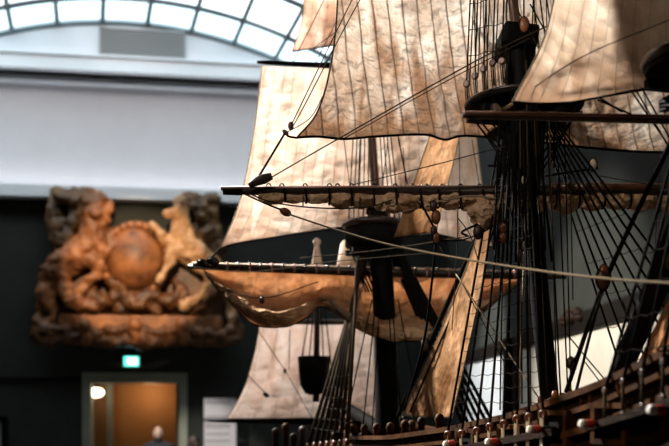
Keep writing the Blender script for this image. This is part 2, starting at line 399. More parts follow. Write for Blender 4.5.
# doorway, with a shallow lobby behind it
w = MB(); jw = .15
wrange(w, d0 - .06, d0 + jw - .06, 0, z_dt + .1, .07, .5); wrange(w, d1 - jw + .06, d1 + .06, 0, z_dt + .1, .07, .5); wrange(w, d0 - .06, d1 + .06, z_dt - .06, z_dt + .13, .075, .5)
door = struct(w.build('trim_3', 'doorframe', smooth=False), 'grey green door surround')
xm = al(106)
w = MB(); wrange(w, xm, d1 + .3, 0, z_dt + .3, -.95, .1); wrange(w, d0 - .4, xm, 0, z_dt + .3, -.85, .2)
lob = struct(w.build('wall_lobby', 'rust', smooth=False), 'rust brown lobby wall seen through the doorway')
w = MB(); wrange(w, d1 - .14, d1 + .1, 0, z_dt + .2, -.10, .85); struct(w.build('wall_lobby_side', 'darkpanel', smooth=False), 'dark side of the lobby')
w = MB(); wrange(w, d0 - .5, d0 - .35, 0, z_dt + .2, -.10, .85); struct(w.build('wall_lobby_left', 'rust', smooth=False), 'left side of the lobby')
w = MB(); wrange(w, d0 - .5, d1 + .2, z_dt + .06, z_dt + .2, -.10, .95); struct(w.build('ceiling_lobby', 'ceil', smooth=False), 'lobby ceiling')
w = MB(); wrange(w, xm - .05, xm + .05, 0, z_dt + .06, -.70, .15); struct(w.build('trim_4', 'doorframe', smooth=False), 'grey green post between lobby panels')
w = MB(); wrange(w, al(0) - 2.5, d0 - .07, zz(40, 381.5), zz(40, 377.5), .05, .05); struct(w.build('trim_5', 'black', smooth=False), 'dark picture rail on the wall')
lmp = thing('wall_lamp', wpt(al(95.5), -.3, zz(95, 392, -.2)), 'small glowing white lamp inside the left of the doorway', 'lamp')
m = MB(); cc = wpt(al(95.5, -.3), -.28, zz(95, 392.5, -.28)); m.ell(cc, (.155, .08, .085), 16, 10); m.build('glowing_shade', 'lamp', lmp)
m = MB(); m.box(cc + ZU * .1, (.2, .1, .04)); m.tube([cc + ZU * .1, Vector((cc.x, cc.y, z_dt + .1))], .03, 8); m.build('bracket', 'black', lmp, False)
# exit sign
ex = thing('exit_sign', wpt(al(131.5), .02, zz(131, 366)), 'small lit teal and white exit sign on the dark wall above the doorway', 'sign')
e0, e1, ez0, ez1 = al(124.3), al(139), zz(131, 366.3), zz(131, 356.8)
m = MB(); wrange(m, e0 - .015, e1 + .015, ez0 - .015, ez1 + .015, .09, .09); m.build('housing', 'doorframe', ex, False)
m = MB(); wrange(m, e0, e1, ez0, ez1, .10, .012); m.build('lit_face', 'signgreen', ex, False)
m = MB(); wrange(m, e0 + .06, e1 - .03, ez0 + .025, ez1 - .025, .106, .008); fc = m.build('lit_panel', 'signwhite', ex, False)
# running figure and door pictogram
m = MB(); ecx, ecz = (e0 + e1) / 2 - .03, (ez0 + ez1) / 2
def seg(x0, z0, x1, z1, r=.006): m.tube([wpt(ecx + x0, .108, ecz + z0), wpt(ecx + x1, .108, ecz + z1)], r, 6)
m.ell(wpt(ecx + .01, .108, ecz + .05), .011)
seg(.005, .035, -.005, -.005, .009); seg(-.005, -.005, .025, -.02); seg(.025, -.02, .02, -.05); seg(-.005, -.005, -.02, -.03); seg(-.02, -.03, -.045, -.035); seg(.005, .03, .03, .012); seg(.005, .03, -.022, .015)
m.build('pictogram', 'signgreen', ex)
# information board, right of the door
ib = thing('information_board', wpt(al(216, .6), .6, 0), 'pale information board with dark lines standing right of the doorway', 'board')
b0, b1 = al(204, .6), al(236, .6)
m = MB(); wrange(m, b0, b1, zz(216, 418.5, .6), zz(216, 398.5, .6), .6, .03); m.build('panel', 'board', ib, False)
m = MB(); wrange(m, b0, b1, zz(216, 470, .6), zz(216, 421.5, .6), .6, .03); m.build('panel', 'board', ib, False)
for py in (400.5, 403, 416.5, 424.5, 427, 434, 441):
    m = MB(); wrange(m, b0 + .03, b1 - .1, zz(216, py + .5, .6), zz(216, py - .3, .6), .604, .004); m.build('printed_line', 'ink', ib, False)
m = MB(); wrange(m, b0 + .02, b0 + .07, 0, zz(216, 399, .6), .565, .04); wrange(m, b1 - .07, b1 - .02, 0, zz(216, 399, .6), .565, .04); wrange(m, b0, b1, 0, .04, .75, .35); m.build('stand', 'black', ib, False)
# picture at the far left
pf = thing('framed_picture', wpt(al(-6), .03, zz(0, 470)), 'black framed pale picture hung on the dark wall at the left edge', 'picture')
q0, q1, qz0, qz1 = al(-30), al(7.5), zz(0, 462), zz(0, 416.5)
m = MB(); wrange(m, q0, q1, qz0, qz0 + .09, .08, .08); wrange(m, q0, q1, qz1 - .09, qz1, .08, .08); wrange(m, q0, q0 + .09, qz0, qz1, .08, .08); wrange(m, q1 - .09, q1, qz0, qz1, .08, .08); m.build('frame', 'black', pf, False)
m = MB(); wrange(m, q0 + .08, q1 - .08, qz0 + .08, qz1 - .08, .04, .03); m.build('canvas', 'board', pf, False)

# ------------------------------------------------------------------ large pale pictures on the side wall
def side_picture(Y0, Y1, top, bot, mat, label):
    X = XR - .05
    t = thing('framed_painting', (X, (Y0 + Y1) / 2, bot), label, 'painting', 'large pale paintings on the side wall')
    m = MB(); m.box((X + .01, (Y0 + Y1) / 2, (top + bot) / 2), (.03, Y1 - Y0, top - bot)); m.build('canvas', mat, t, False)
    fw = .17; m = MB()
    m.box((X, (Y0 + Y1) / 2, top + fw / 2), (.1, Y1 - Y0 + 2 * fw, fw)); m.box((X, (Y0 + Y1) / 2, bot - fw / 2), (.1, Y1 - Y0 + 2 * fw, fw))
    m.box((X, Y0 - fw / 2, (top + bot) / 2), (.1, fw, top - bot)); m.box((X, Y1 + fw / 2, (top + bot) / 2), (.1, fw, top - bot))
    m.build('frame', 'frame', t, False, mods=[('BEVEL', dict(width=.02, segments=2))])
    return t
zt = CZ + (400 - 316) * (XR - .07) / (640 - CX)
pa = side_picture(5.6, 10.3, zt, 1.2, 'cream', 'large cream painting in a dark frame behind the mizzen rigging, nearer one')
m = MB(); yc = (XR - .1) * F / (572 - CX)
for k in range(7):
    q = math.pi * k / 6; m.ell((XR - .1, yc + .26 * math.cos(q), zt + .11 + .08 * math.sin(q)), (.05, .08, .035))
m.ell((XR - .1, yc, zt + .13), (.06, .14, .06)); m.build('carved_crest', 'framegilt', pa, label='gilt carved ornament on the frame')
pb = side_picture(11.1, 14.6, zt, 1.2, 'bluewhite', 'large bluish white painting in a dark frame behind the main shrouds, farther one')

# ------------------------------------------------------------------ carved royal crest on the end wall
PXM = D0 / F * .985
OFF = .35
def E(px, py, off=OFF): return WL(px, py, off)
cr = thing('carved_crest', E(137, 345, 0), 'large gilded carved wooden coat of arms with lion and horse on the dark wall', 'carving')
CTEX = bpy.data.textures.new('carving', 'CLOUDS'); CTEX.noise_scale = .16; CTEX.noise_depth = 2
def figure(name, chains, mat, vox=.035, label=None, extra=None):
    m = MB()
    for ch in chains:
        pts = catmull([E(x, y, o) for x, y, o, r in ch], 5); rr = catmull([Vector((r * PXM, 0, 0)) for x, y, o, r in ch], 5)
        m.tube(pts, [max(.02, q.x) for q in rr], 10)
        m.ell(pts[0], rr[0].x * 1.0, 10, 8); m.ell(pts[-1], max(.02, rr[-1].x), 10, 8)
    if extra: extra(m)
    return m.build(name, mat, cr, label=label, mods=[('REMESH', dict(mode='VOXEL', voxel_size=vox, use_smooth_shade=True)), ('SMOOTH', dict(factor=.5, iterations=2)), ('DISPLACE', dict(texture=CTEX, strength=.16, mid_level=.5, texture_coords='LOCAL'))])
def lion_head(m):
    c = E(94, 210, .55); s = PXM
    m.ell(c, (13 * s, 11 * s, 13 * s)); m.ell(c + Vector((4 * s, -9 * s, -3 * s)), (6 * s, 6 * s, 5 * s)); m.ell(c + Vector((-8 * s, -4 * s, 10 * s)), 4 * s); m.ell(c + Vector((9 * s, -4 * s, 10 * s)), 4 * s)
    for k in range(11):
        q = 2 * math.pi * k / 11; m.ell(c + Vector((math.cos(q) * 14 * s, 2 * s, math.sin(q) * 15 * s)), (5 * s, 5 * s, 6 * s), 8, 6)
figure('lion', [
    [(95, 222, .45, 13), (90, 240, .45, 13), (76, 256, .42, 15), (60, 266, .38, 14), (52, 275, .35, 12)],      # trunk
    [(52, 274, .4, 12), (46, 296, .4, 9), (54, 312, .42, 6), (46, 324, .4, 5), (54, 333, .45, 6)],              # hind leg
    [(62, 272, .45, 9), (66, 292, .5, 7), (74, 304, .52, 6), (94, 305, .55, 6)],                                 # near hind leg
    [(94, 240, .5, 9), (104, 252, .55, 7), (112, 244, .6, 6), (112, 236, .6, 6)],                                # foreleg to the shield
    [(90, 256, .5, 8), (100, 270, .55, 6), (86, 284, .58, 5), (78, 298, .6, 5)],
    [(50, 268, .3, 4), (40, 280, .3, 3), (42, 300, .3, 3), (38, 316, .3, 5)],
], 'oak', label='orange brown carved lion', extra=lion_head)
m = MB()
for k in range(9):
    a, b = (62 + k * 4.2, 272 - k * 3.2), (70 + k * 4.2, 247 - k * 2.2)
    m.tube(catmull([E(a[0], a[1], .5), E((a[0] + b[0]) / 2 + 1, (a[1] + b[1]) / 2, .66), E(b[0], b[1], .5)], 6), .028, 6)
m.build('rib_carving', 'oak', cr)
def crown_lumps(m):
    rnd = random.Random(3)
    for i in range(26):
        x = rnd.uniform(55, 84); y = rnd.uniform(194, 246)
        if x + (y - 194) * .35 > 92: continue
        m.ell(E(x, y, rnd.uniform(.25, .45)), (rnd.uniform(4, 8) * PXM, .12, rnd.uniform(4, 8) * PXM), 8, 6)
    for x in (58, 66, 75, 84): m.ell(E(x, 194, .3), (5.5 * PXM, .12, 6 * PXM), 8, 6)
figure('foliage_mantling', [[(56, 192, .3, 6), (54, 215, .3, 8), (57, 240, .3, 7), (62, 252, .3, 5)], [(84, 192, .3, 6), (98, 200, .3, 5), (106, 214, .3, 4)]], 'oakolive', label='olive gilt mantling behind the lion', extra=crown_lumps)
def horse_head(m):
    s = PXM; c = E(180, 206, .6)
    m.ell(c, (7 * s, 8 * s, 11 * s)); m.ell(c + Vector((-8 * s, -5 * s, -8 * s)), (6 * s, 5 * s, 6 * s)); m.ell(c + Vector((2 * s, 0, 11 * s)), (2.5 * s, 2 * s, 5 * s))
figure('horse', [
    [(182, 210, .55, 8), (181, 226, .5, 10), (186, 246, .48, 13), (200, 258, .42, 14), (214, 268, .36, 11)],
    [(183, 240, .5, 9), (172, 254, .55, 6), (166, 270, .58, 4), (158, 282, .6, 4)],
    [(180, 234, .5, 8), (168, 240, .55, 5), (160, 232, .6, 4), (154, 226, .6, 5)],
    [(208, 262, .4, 11), (222, 280, .42, 9), (231, 300, .42, 6), (232, 316, .42, 4.5), (231, 332, .45, 5)],
    [(200, 264, .46, 9), (212, 282, .5, 7), (202, 296, .54, 5), (184, 306, .56, 5)],
], 'oakpale', label='pale gilded rearing horse', extra=horse_head)
def mane(m):
    rnd = random.Random(5)
    for i in range(22):
        y = rnd.uniform(200, 252); x = 196 + rnd.uniform(-4, 14) + (y - 200) * .12; m.ell(E(x, y, rnd.uniform(.2, .4)), (rnd.uniform(4, 7) * PXM, .12, rnd.uniform(4, 8) * PXM), 8, 6)
    for x in (190, 200, 210, 217): m.ell(E(x, 200, .3), (5 * PXM, .12, 6 * PXM), 8, 6)
figure('mane_mantling', [[(188, 199, .3, 6), (202, 202, .3, 7), (216, 200, .3, 6)], [(212, 205, .25, 7), (216, 230, .25, 6), (222, 250, .25, 5)]], 'oakolive', label='olive dark mantling behind the horse', extra=mane)
m = MB(); m.ell(E(135, 259, .42), (27 * PXM, .36, 30 * PXM), 28, 18, (wd, wn, ZU)); sh = m.build('shield_boss', 'oak', cr, label='smooth domed oval shield')
m = MB(); rp = [E(135 + 32 * math.cos(q), 260 + 35 * math.sin(q), .45) for q in [2 * math.pi * k / 40 for k in range(41)]]; m.tube(rp, .085, 8, False); m.build('garter_band', 'oakdark', sh)
m = MB()
for k in range(26):
    q = 2 * math.pi * k / 26; m.ell(E(135 + 32 * math.cos(q), 260 + 35 * math.sin(q), .52), .07, 8, 6)
m.build('garter_studs', 'oak', sh)
def crownx(m):
    for k in range(-3, 4): m.ell(E(135 + k * 8, 229 - abs(k) * -1.2, .42), (5 * PXM, .12, 5 * PXM), 8, 6)
figure('crown_band', [[(108, 236, .4, 5), (122, 229, .44, 5), (135, 227, .46, 5), (150, 229, .44, 5), (162, 236, .4, 5)]], 'oakdark', extra=crownx)
def basex(m):
    rnd = random.Random(8)
    for x in range(44, 238, 11): m.ell(E(x, 333 + rnd.uniform(-4, 5), .42), (6.5 * PXM, .16, rnd.uniform(5, 8) * PXM), 8, 6)
    for i in range(40): m.ell(E(rnd.uniform(72, 205), rnd.uniform(292, 312), .4), (rnd.uniform(4, 8) * PXM, .13, rnd.uniform(3, 6) * PXM), 8, 6)
figure('scroll_base', [
    [(42, 325, .35, 9), (36, 338, .38, 5), (48, 341, .4, 6), (70, 338, .4, 7), (100, 341, .4, 6), (137, 342, .42, 7), (170, 341, .4, 6), (205, 340, .4, 7), (228, 341, .4, 6), (239, 334, .38, 5), (234, 320, .35, 7)],
    [(88, 290, .4, 7), (104, 302, .45, 6), (118, 290, .5, 6), (112, 278, .5, 5)], [(150, 292, .5, 6), (166, 302, .45, 6), (182, 292, .42, 6), (176, 282, .42, 5)],
    [(122, 292, .5, 6), (135, 304, .55, 7), (150, 292, .5, 6)],
], 'oakdark', label='dark scrollwork base', extra=basex)
m = MB(); wrange(m, al(58, .4), al(222, .4), zz(135, 331, .4), zz(135, 315, .4), .46, .4); m.build('motto_band', 'oak', cr, False, mods=[('BEVEL', dict(width=.04, segments=3))])
for x in (85, 135, 183):
    m = MB(); m.tube(catmull([E(x, 318, .55), E(x - 3, 328, .58), E(x + 2, 338, .55), E(x, 343, .5)], 5), .085, 8); m.ell(E(x, 325, .6), .12, 10, 8); m.build('hanging_drop', 'oak', cr)
m = MB(); wrange(m, al(56, .1), al(224, .1), zz(135, 340, .1), zz(135, 235, .1), .18, .18); m.build('backboard', 'oakdark', cr, False)

# ------------------------------------------------------------------ visitors
def person(px, top_py, Y, face, label, bald, jacket, hairmat):
    top = P(px, top_py, Y); H = top.z; k = H / 1.7; X = top.x
    fx, fy = face; f = Vector((fx, fy, 0)).normalized(); sd = Vector((f.y, -f.x, 0))
    t = thing('person', (X, Y, 0), label, 'person')
    o = Vector((X, Y, 0))
    def q(a, b, z): return o + sd * (a * k) + f * (b * k) + ZU * (z * k)
    m = MB()
    m.ell(q(0, .01, 1.585), (.076 * k, .095 * k, .118 * k), 18, 14, (sd, f, ZU)); m.ell(q(0, .03, 1.52), (.055 * k, .06 * k, .06 * k), 12, 8, (sd, f, ZU))
    m.ell(q(0, .105, 1.575), (.014 * k, .02 * k, .025 * k), 8, 6, (sd, f, ZU)); m.ell(q(0, .088, 1.53), (.026 * k, .014 * k, .010 * k), 8, 6, (sd, f, ZU))
    for s in (-1, 1): m.ell(q(s * .078, 0, 1.58), (.012 * k, .024 * k, .033 * k), 8, 6, (sd, f, ZU))
    m.tube([q(0, -.01, 1.38), q(0, 0, 1.52)], .055 * k, 12)
    m.tube([q(0, 0, .86), q(0, 0, 1.0), q(0, .01, 1.2), q(0, 0, 1.36), q(0, 0, 1.42)], [.13 * k, .135 * k, .15 * k, .12 * k, .06 * k], 14)
    for s in (-1, 1):
        m.tube([q(s * .05, 0, 1.4), q(s * .19, 0, 1.36), q(s * .23, -.01, 1.12), q(s * .24, .04, .88), q(s * .24, .06, .80)], [.06 * k, .055 * k, .045 * k, .032 * k, .026 * k], 10)
        m.ell(q(s * .24, .07, .75), (.02 * k, .035 * k, .05 * k), 8, 6, (sd, f, ZU))
        for j in range(4): m.tube([q(s * .24, .045 + j * .018, .72), q(s * .238, .05 + j * .018, .68), q(s * .232, .055 + j * .018, .645 + abs(j - 1.5) * .008)], [.009 * k, .008 * k, .006 * k], 6)
        m.tube([q(s * .235, .1, .77), q(s * .23, .115, .74), q(s * .228, .115, .71)], [.010 * k, .009 * k, .007 * k], 6)
        m.tube([q(s * .08, 0, .9), q(s * .095, .01, .5), q(s * .1, -.02, .25), q(s * .1, -.02, .07)], [.085 * k, .06 * k, .052 * k, .036 * k], 10)
        m.ell(q(s * .1, .04, .04), (.042 * k, .12 * k, .038 * k), 10, 8, (sd, f, ZU))
    m.build('body', 'skin', t, mods=[('REMESH', dict(mode='VOXEL', voxel_size=.011, use_smooth_shade=True)), ('SMOOTH', dict(factor=.5, iterations=2))])
    for s in (-1, 1): MB().ell(q(s * .031, .093, 1.592), .010 * k, 8, 6).build('eye', 'eye', t)
    m = MB()
    if bald:
        m.ell(q(0, .042, 1.50), (.062 * k, .062 * k, .055 * k), 12, 8, (sd, f, ZU)); m.tube([q(0, 0, 1.42), q(0, 0, 1.49)], .078 * k, 12)
        m.build('beard', hairmat, t)
    else:
        m.ell(q(0, -.018, 1.605), (.088 * k, .098 * k, .112 * k), 16, 12, (sd, f, ZU)); m.ell(q(0, -.06, 1.52), (.08 * k, .06 * k, .11 * k), 12, 10, (sd, f, ZU)); m.build('hair', hairmat, t)
    m = MB(); m.tube([q(0, 0, .84), q(0, 0, 1.0), q(0, .01, 1.2), q(0, 0, 1.36), q(0, 0, 1.43)], [.165 * k, .155 * k, .17 * k, .145 * k, .08 * k], 18)
    for s in (-1, 1): m.tube([q(s * .05, 0, 1.39), q(s * .19, 0, 1.365), q(s * .23, -.01, 1.12), q(s * .24, .04, .86)], [.075 * k, .075 * k, .062 * k, .048 * k], 12)
    m.build('jacket', jacket, t, mods=[('REMESH', dict(mode='VOXEL', voxel_size=.013, use_smooth_shade=True))])
    m = MB(); m.tube([q(0, 0, .80), q(0, 0, .95)], .158 * k, 14)
    for s in (-1, 1): m.tube([q(s * .08, 0, .92), q(s * .095, .01, .5), q(s * .1, -.02, .08)], [.1 * k, .078 * k, .06 * k], 12)
    m.build('trousers', 'black', t, mods=[('REMESH', dict(mode='VOXEL', voxel_size=.013, use_smooth_shade=True))])
    m = MB()
    for s in (-1, 1): m.ell(q(s * .1, .045, .045), (.05 * k, .135 * k, .045 * k), 12, 8, (sd, f, ZU))
    m.build('shoes', 'black', t)
person(158, 426.5, 15.2, (.25, -1), 'bald person with dark beard and dark jacket standing before the rust brown doorway', True, 'navy', 'greyhair')
person(193.5, 436, 14.2, (-.15, -1), 'person with auburn hair standing right of the door frame, cut by the bottom edge', False, 'pink', 'hair')
# ------------------------------------------------------------------ the ship model
AU = Vector((-.2588, .9659, 0)); AP = Vector((-.9659, -.2588, 0)); M0 = Vector((.66, 3.0, 0))
def S(s, w, z): v = M0 + AU * s + AP * w; v.z = z; return v
def port_s(px, w):
    t = (px - CX) / F; b = M0 + AP * w
    return (b.x - t * b.y) / (t * AU.y - AU.x)
def PS(px, py, w):            # point of the fore-and-aft plane w metres to port seen at px, py
    s = port_s(px, w); v = S(s, w, 0); v.z = CZ + (CY - py) * v.y / F; return v
ship = thing('ship_model', S(0, 0, 0), 'large wooden sailing warship model with brown stained linen sails and dark rigging', 'ship model')
def rope(name, pts, r, mat='tar', parent=None, sag=0.0, n=6, label=None):
    pts = [Vector(p) for p in pts]
    if len(pts) == 2:
        k = 10; a, b = pts; q = [a.lerp(b, i / k) - ZU * (sag * 4 * (i / k) * (1 - i / k)) for i in range(k + 1)] if sag else [a, b]
    else: q = catmull(pts, 6)
    return MB().tube(q, r, n).build(name, mat, parent or ship, label=label)
def px(r, Y): return r * Y / F      # pixels to metres at depth Y

# ---- hull
def zrail(s):
    k = [(-1.75, 2.42), (-1.2, 2.215), (-.9, 2.135), (-.69, 2.095), (-.4, 2.05), (0, 2.005), (.6, 1.955), (1.2, 1.93), (1.7, 1.965), (2.1, 2.02)]
    for (a, za), (b, zb) in zip(k, k[1:]):
        if s <= b: t = (s - a) / (b - a); return za + (zb - za) * t
    return k[-1][1]
def plan(s):
    if s > .9: return .37 * math.sqrt(max(0.004, 1 - ((s - .9) / 1.02) ** 2))
    if s < -.6: return .37 - .05 * ((-.6 - s) / 1.1) ** 2
    return .37
SEC = [(0, .80, 0), (.12, .80, 0), (.3, .88, 0), (.45, .98, 0), (.6, 1.0, 0), (.75, .92, 0), (.88, .66, 0), (.96, .3, 0), (1, .06, 0)]
def keelz(s): return 1.26 + (.35 * ((s - 1.3) / .6) ** 2 if s > 1.3 else 0) + (.3 * ((-1.2 - s) / .5) ** 2 if s < -1.2 else 0)
def hull_pt(s, side, i):
    t, wf, _ = SEC[i]; zr = zrail(s); zk = min(keelz(s), zr - .2)
    return S(s, side * plan(s) * wf, zr + (zk - zr) * t)
m = MB(); SS = [-1.7 + 3.6 * i / 36 for i in range(37)]; ns = len(SEC)
for s in SS:
    for i in range(ns): m.v.append(hull_pt(s, 1, i))
    for i in range(ns - 1, -1, -1): m.v.append(hull_pt(s, -1, i))
w2 = 2 * ns
for a in range(36):
    for i in range(w2 - 1): m.f.append((a * w2 + i, a * w2 + i + 1, (a + 1) * w2 + i + 1, (a + 1) * w2 + i))
m.f.append(tuple(range(w2))); m.f.append(tuple(36 * w2 + i for i in range(w2 - 1, -1, -1)))
hull = m.build('hull', 'hull', ship)
m = MB()
for a, b in zip(SS, SS[1:]):
    za, zb = zrail(a) - .09, zrail(b) - .09; wa, wb = plan(a) * .795, plan(b) * .795
    m.hexa([S(a, wa, za - .02), S(a, -wa, za - .02), S(b, -wb, zb - .02), S(b, wb, zb - .02), S(a, wa, za), S(a, -wa, za), S(b, -wb, zb), S(b, wb, zb)])
m.build('deck', 'deck', ship, False)
def rail(dz, wf, th, ht, s0, s1, side, name='rail', mat='ochre', out=0):
    m = MB(); n = 30; ring = []
    for i in range(n + 1):
        s = s0 + (s1 - s0) * i / n; w = side * (plan(s) * wf + out); z = zrail(s) + dz
        b = len(m.v); m.v += [S(s, w - th / 2, z - ht / 2), S(s, w + th / 2, z - ht / 2), S(s, w + th / 2, z + ht / 2), S(s, w - th / 2, z + ht / 2)]
        if i:
            for k in range(4): m.f.append((b - 4 + k, b - 4 + (k + 1) % 4, b + (k + 1) % 4, b + k))
    m.f.append((3, 2, 1, 0)); m.f.append(tuple(len(m.v) - 4 + k for k in range(4)))
    return m.build(name, mat, ship, False)
for sd in (1, -1):
    rail(.004, .80, .035, .016, -1.7, 1.85, sd)
    rail(-.036, .80, .018, .012, -1.7, 1.85, sd, 'moulding', out=.006)
    rail(-.088, .815, .028, .016, -1.7, 1.85, sd, 'moulding', out=.008)
    rail(-.21, .93, .03, .022, -1.7, 1.85, sd, 'wale', 'hull', out=.012)
    rail(-.29, .985, .03, .022, -1.7, 1.85, sd, 'wale', 'hull', out=.010)
# timberheads and pins on the rail
for x, y in ((582, 394), (591, 391), (606, 386), (566, 399), (620, 383)):
    c = PS(x, y, .295); MB().lathe(c - ZU * .035, [(.006, 0), (.006, .02), (.010, .028), (.009, .038), (.004, .043)], 10).build('belaying_pin', 'ochre', ship)
for k in range(9):
    s = .12 + k * .17; c = S(s, plan(s) * .80, zrail(s) + .012); MB().lathe(c, [(.012, 0), (.012, .02), (.017, .028), (.012, .044), (.004, .05)], 8).build('timberhead', 'ochre', ship)
# posts, gun ports and guns on the quarterdeck bulwark
def gun(x, y, w=.385, r=.0078, ln=.22):
    c = PS(x, y, w); d = (AP + ZU * -.01).normalized(); g = MB(); b = -d
    g.tube([c, c + b * .03, c + b * ln], [r * .85, r * .9, r * 1.25], 14); gm = g.build('gun', 'gun', ship)
    up = ZU; X = d.cross(up).normalized()
    MB().lathe(c - d * .012, [(r * .35, .0135), (r * .8, .014), (r * 1.25, .010), (r * 1.2, 0)], 16, (X, up, d)).build('muzzle', 'white', gm, label='white painted muzzle')
    MB().lathe(c - d * .034, [(r * 1.08, 0), (r * 1.3, .006), (r * 1.25, .02), (r * 1.1, .022)], 16, (X, up, d)).build('muzzle_band', 'red', gm, label='red painted band')
    s = port_s(x, w); z = c.z
    m = MB()
    wq = plan(s) * .8 + .012
    for ds, hh in ((-.062, .07), (.062, .07)): m.hexa([S(s + ds - .008, wq - .02, z - .035), S(s + ds + .008, wq - .02, z - .035), S(s + ds + .008, wq + .015, z - .035), S(s + ds - .008, wq + .015, z - .035), S(s + ds - .008, wq - .02, z + .035), S(s + ds + .008, wq - .02, z + .035), S(s + ds + .008, wq + .015, z + .035), S(s + ds - .008, wq + .015, z + .035)])
    for dz in (-.04, .04): m.hexa([S(s - .07, wq - .02, z + dz - .006), S(s + .07, wq - .02, z + dz - .006), S(s + .07, wq + .015, z + dz - .006), S(s - .07, wq + .015, z + dz - .006), S(s - .07, wq - .02, z + dz + .006), S(s + .07, wq - .02, z + dz + .006), S(s + .07, wq + .015, z + dz + .006), S(s - .07, wq + .015, z + dz + .006)])
    m.build('port_frame', 'ochre', ship, False)
    m = MB(); m.hexa([S(s - .055, wq - .012, z - .034), S(s + .055, wq - .012, z - .034), S(s + .055, wq + .004, z - .034), S(s - .055, wq + .004, z - .034), S(s - .055, wq - .012, z + .034), S(s + .055, wq - .012, z + .034), S(s + .055, wq + .004, z + .034), S(s - .055, wq + .004, z + .034)]); m.build('gun_port', 'black', ship, False)  # black slab stands in for the shade inside the open port
for x, y in ((444, 444), (486, 442), (528, 429.5), (580, 424), (649, 410)): gun(x, y)
for k in range(5):
    s = -1.0 + k * .45; gun_s = S(s, .40, zrail(s) - .25); MB().tube([gun_s, gun_s - AP * .2], [.014, .018], 12).build('gun', 'gun', ship)

# ---- masts
def mast(name, pts, r0, r1, mat='spar', n=14): return MB().tube(catmull(pts, 6), [r0, r1], n).build(name, mat, ship)
T_MAIN = P(518, 38, 3.0)
mainmast = mast('mainmast', [P(554, 440, 3.0), P(540, 300, 3.0), P(527, 150, 3.01), P(518, 38, 3.02)], px(9.5, 3), px(10, 3), 'black')
topmast = mast('main_topmast', [P(528, 112, 3.12), P(516, 30, 3.10), P(495, -190, 3.10)], px(6.8, 3), px(4.5, 3), 'spar_red')
MB().box(P(516, 44, 3.06), (.115, .19, .075), (Vector((.99, 0, -.12)), Vector((0, 1, 0)), Vector((.12, 0, .99)))).build('mast_cap', 'black', ship, False, mods=[('BEVEL', dict(width=.012, segments=2))])
def round_top(c, r, name, lip=.045, th=.022):
    c = Vector(c)
    t = MB().lathe(c, [(r * .25, -.02), (r * .97, -.006), (r, 0), (r, th), (r * .3, th)], 32, (AU, AP, ZU)).build(name, 'black', ship)
    m = MB(); ring = [c + (AU * math.cos(q) + AP * math.sin(q)) * (r * .985) + ZU * th for q in [2 * math.pi * k / 36 for k in range(37)]]
    m.tube(ring, lip * .3, 6, False); m.build('top_rim', 'spar', t)
    for k in range(-1, 2, 2):
        MB().box(c + AP * (.045 * k) - ZU * .055, (r * 1.7, .022, .03), (AU, AP, ZU)).build('trestle_tree', 'black', t, False)
    for k in range(-1, 2, 2):
        MB().box(c + AU * (.06 * k) - ZU * .03, (.022, r * 1.8, .024), (AU, AP, ZU)).build('crosstree', 'black', t, False)
    return t
TOPC = P(524, 108, 3.02); TOPR = .19
mtop = round_top(TOPC, TOPR, 'main_top', .022, .012)  # its black colour takes in the shadow on the top
MB().box(P(519, 72, 3.03), (.085, .06, .17), (Vector((.99, 0, -.12)), Vector((0, 1, 0)), Vector((.12, 0, .99)))).build('masthead', 'black', ship, False, mods=[('BEVEL', dict(width=.01, segments=2))])  # masthead blackened to carry the shadow in its colour
foremast = mast('foremast', [P(388, 446, 4.45), P(385, 330, 4.45), P(378, 205, 4.45)], px(13, 4.45), px(10, 4.45), 'black')
mast('fore_topmast', [P(379, 240, 4.52), P(372, 140, 4.52), P(362, -40, 4.52)], px(5, 4.5), px(3.4, 4.5), 'spar_red')
MB().box(P(377, 205, 4.48), (.1, .16, .06)).build('mast_cap', 'black', ship, False)
ftop = round_top(P(374, 246, 4.47), .14, 'fore_top', .06, .10)
mizc = Vector((.88, 2.18, 0))
mast('mizzenmast', [P(722, 430, 2.18), P(712, 150, 2.18), P(706, 20, 2.18)], px(9, 2.18), px(7, 2.18))
mast('mizzen_topmast', [P(712, 60, 2.24), P(704, -60, 2.24), P(698, -260, 2.24)], px(6, 2.2), px(4, 2.2), 'spar_red')
round_top(P(712, 68, 2.18), .15, 'mizzen_top')
bowsp = mast('bowsprit', [S(1.55, 0, 1.93), S(2.3, 0, 2.06), S(2.85, 0, 2.17)], .04, .024, 'tar')
ST = S(2.75, 0, 0)
def atY(x, y, Y): return P(x, y, Y)
YS = 5.66
mast('sprit_topmast', [P(316, 402, YS), P(317, 320, YS), P(317, 246, YS)], px(3.5, YS), px(2.2, YS))
stop_ = MB().lathe(P(314, 385, YS), [(.03, -.06), (.055, -.05), (.085, .0), (.095, .10), (.10, .17), (.092, .175), (.085, .10), (.03, .02)], 24).build('sprit_top', 'black', ship)
MB().lathe(P(317, 270, YS), [(.035, 0), (.03, .05), (.018, .12), (.013, .15), (.022, .165), (.024, .18), (.006, .195)], 14).build('masthead_truck', 'pale', ship, label='pale conical masthead cap with a round knob')
MB().lathe(P(347, 272, 5.2), [(.065, 0), (.05, .08), (.035, .16), (.022, .175), (.004, .18)], 14).build('masthead_truck', 'pale', ship, label='pale blunt cone right of the knobbed cap')

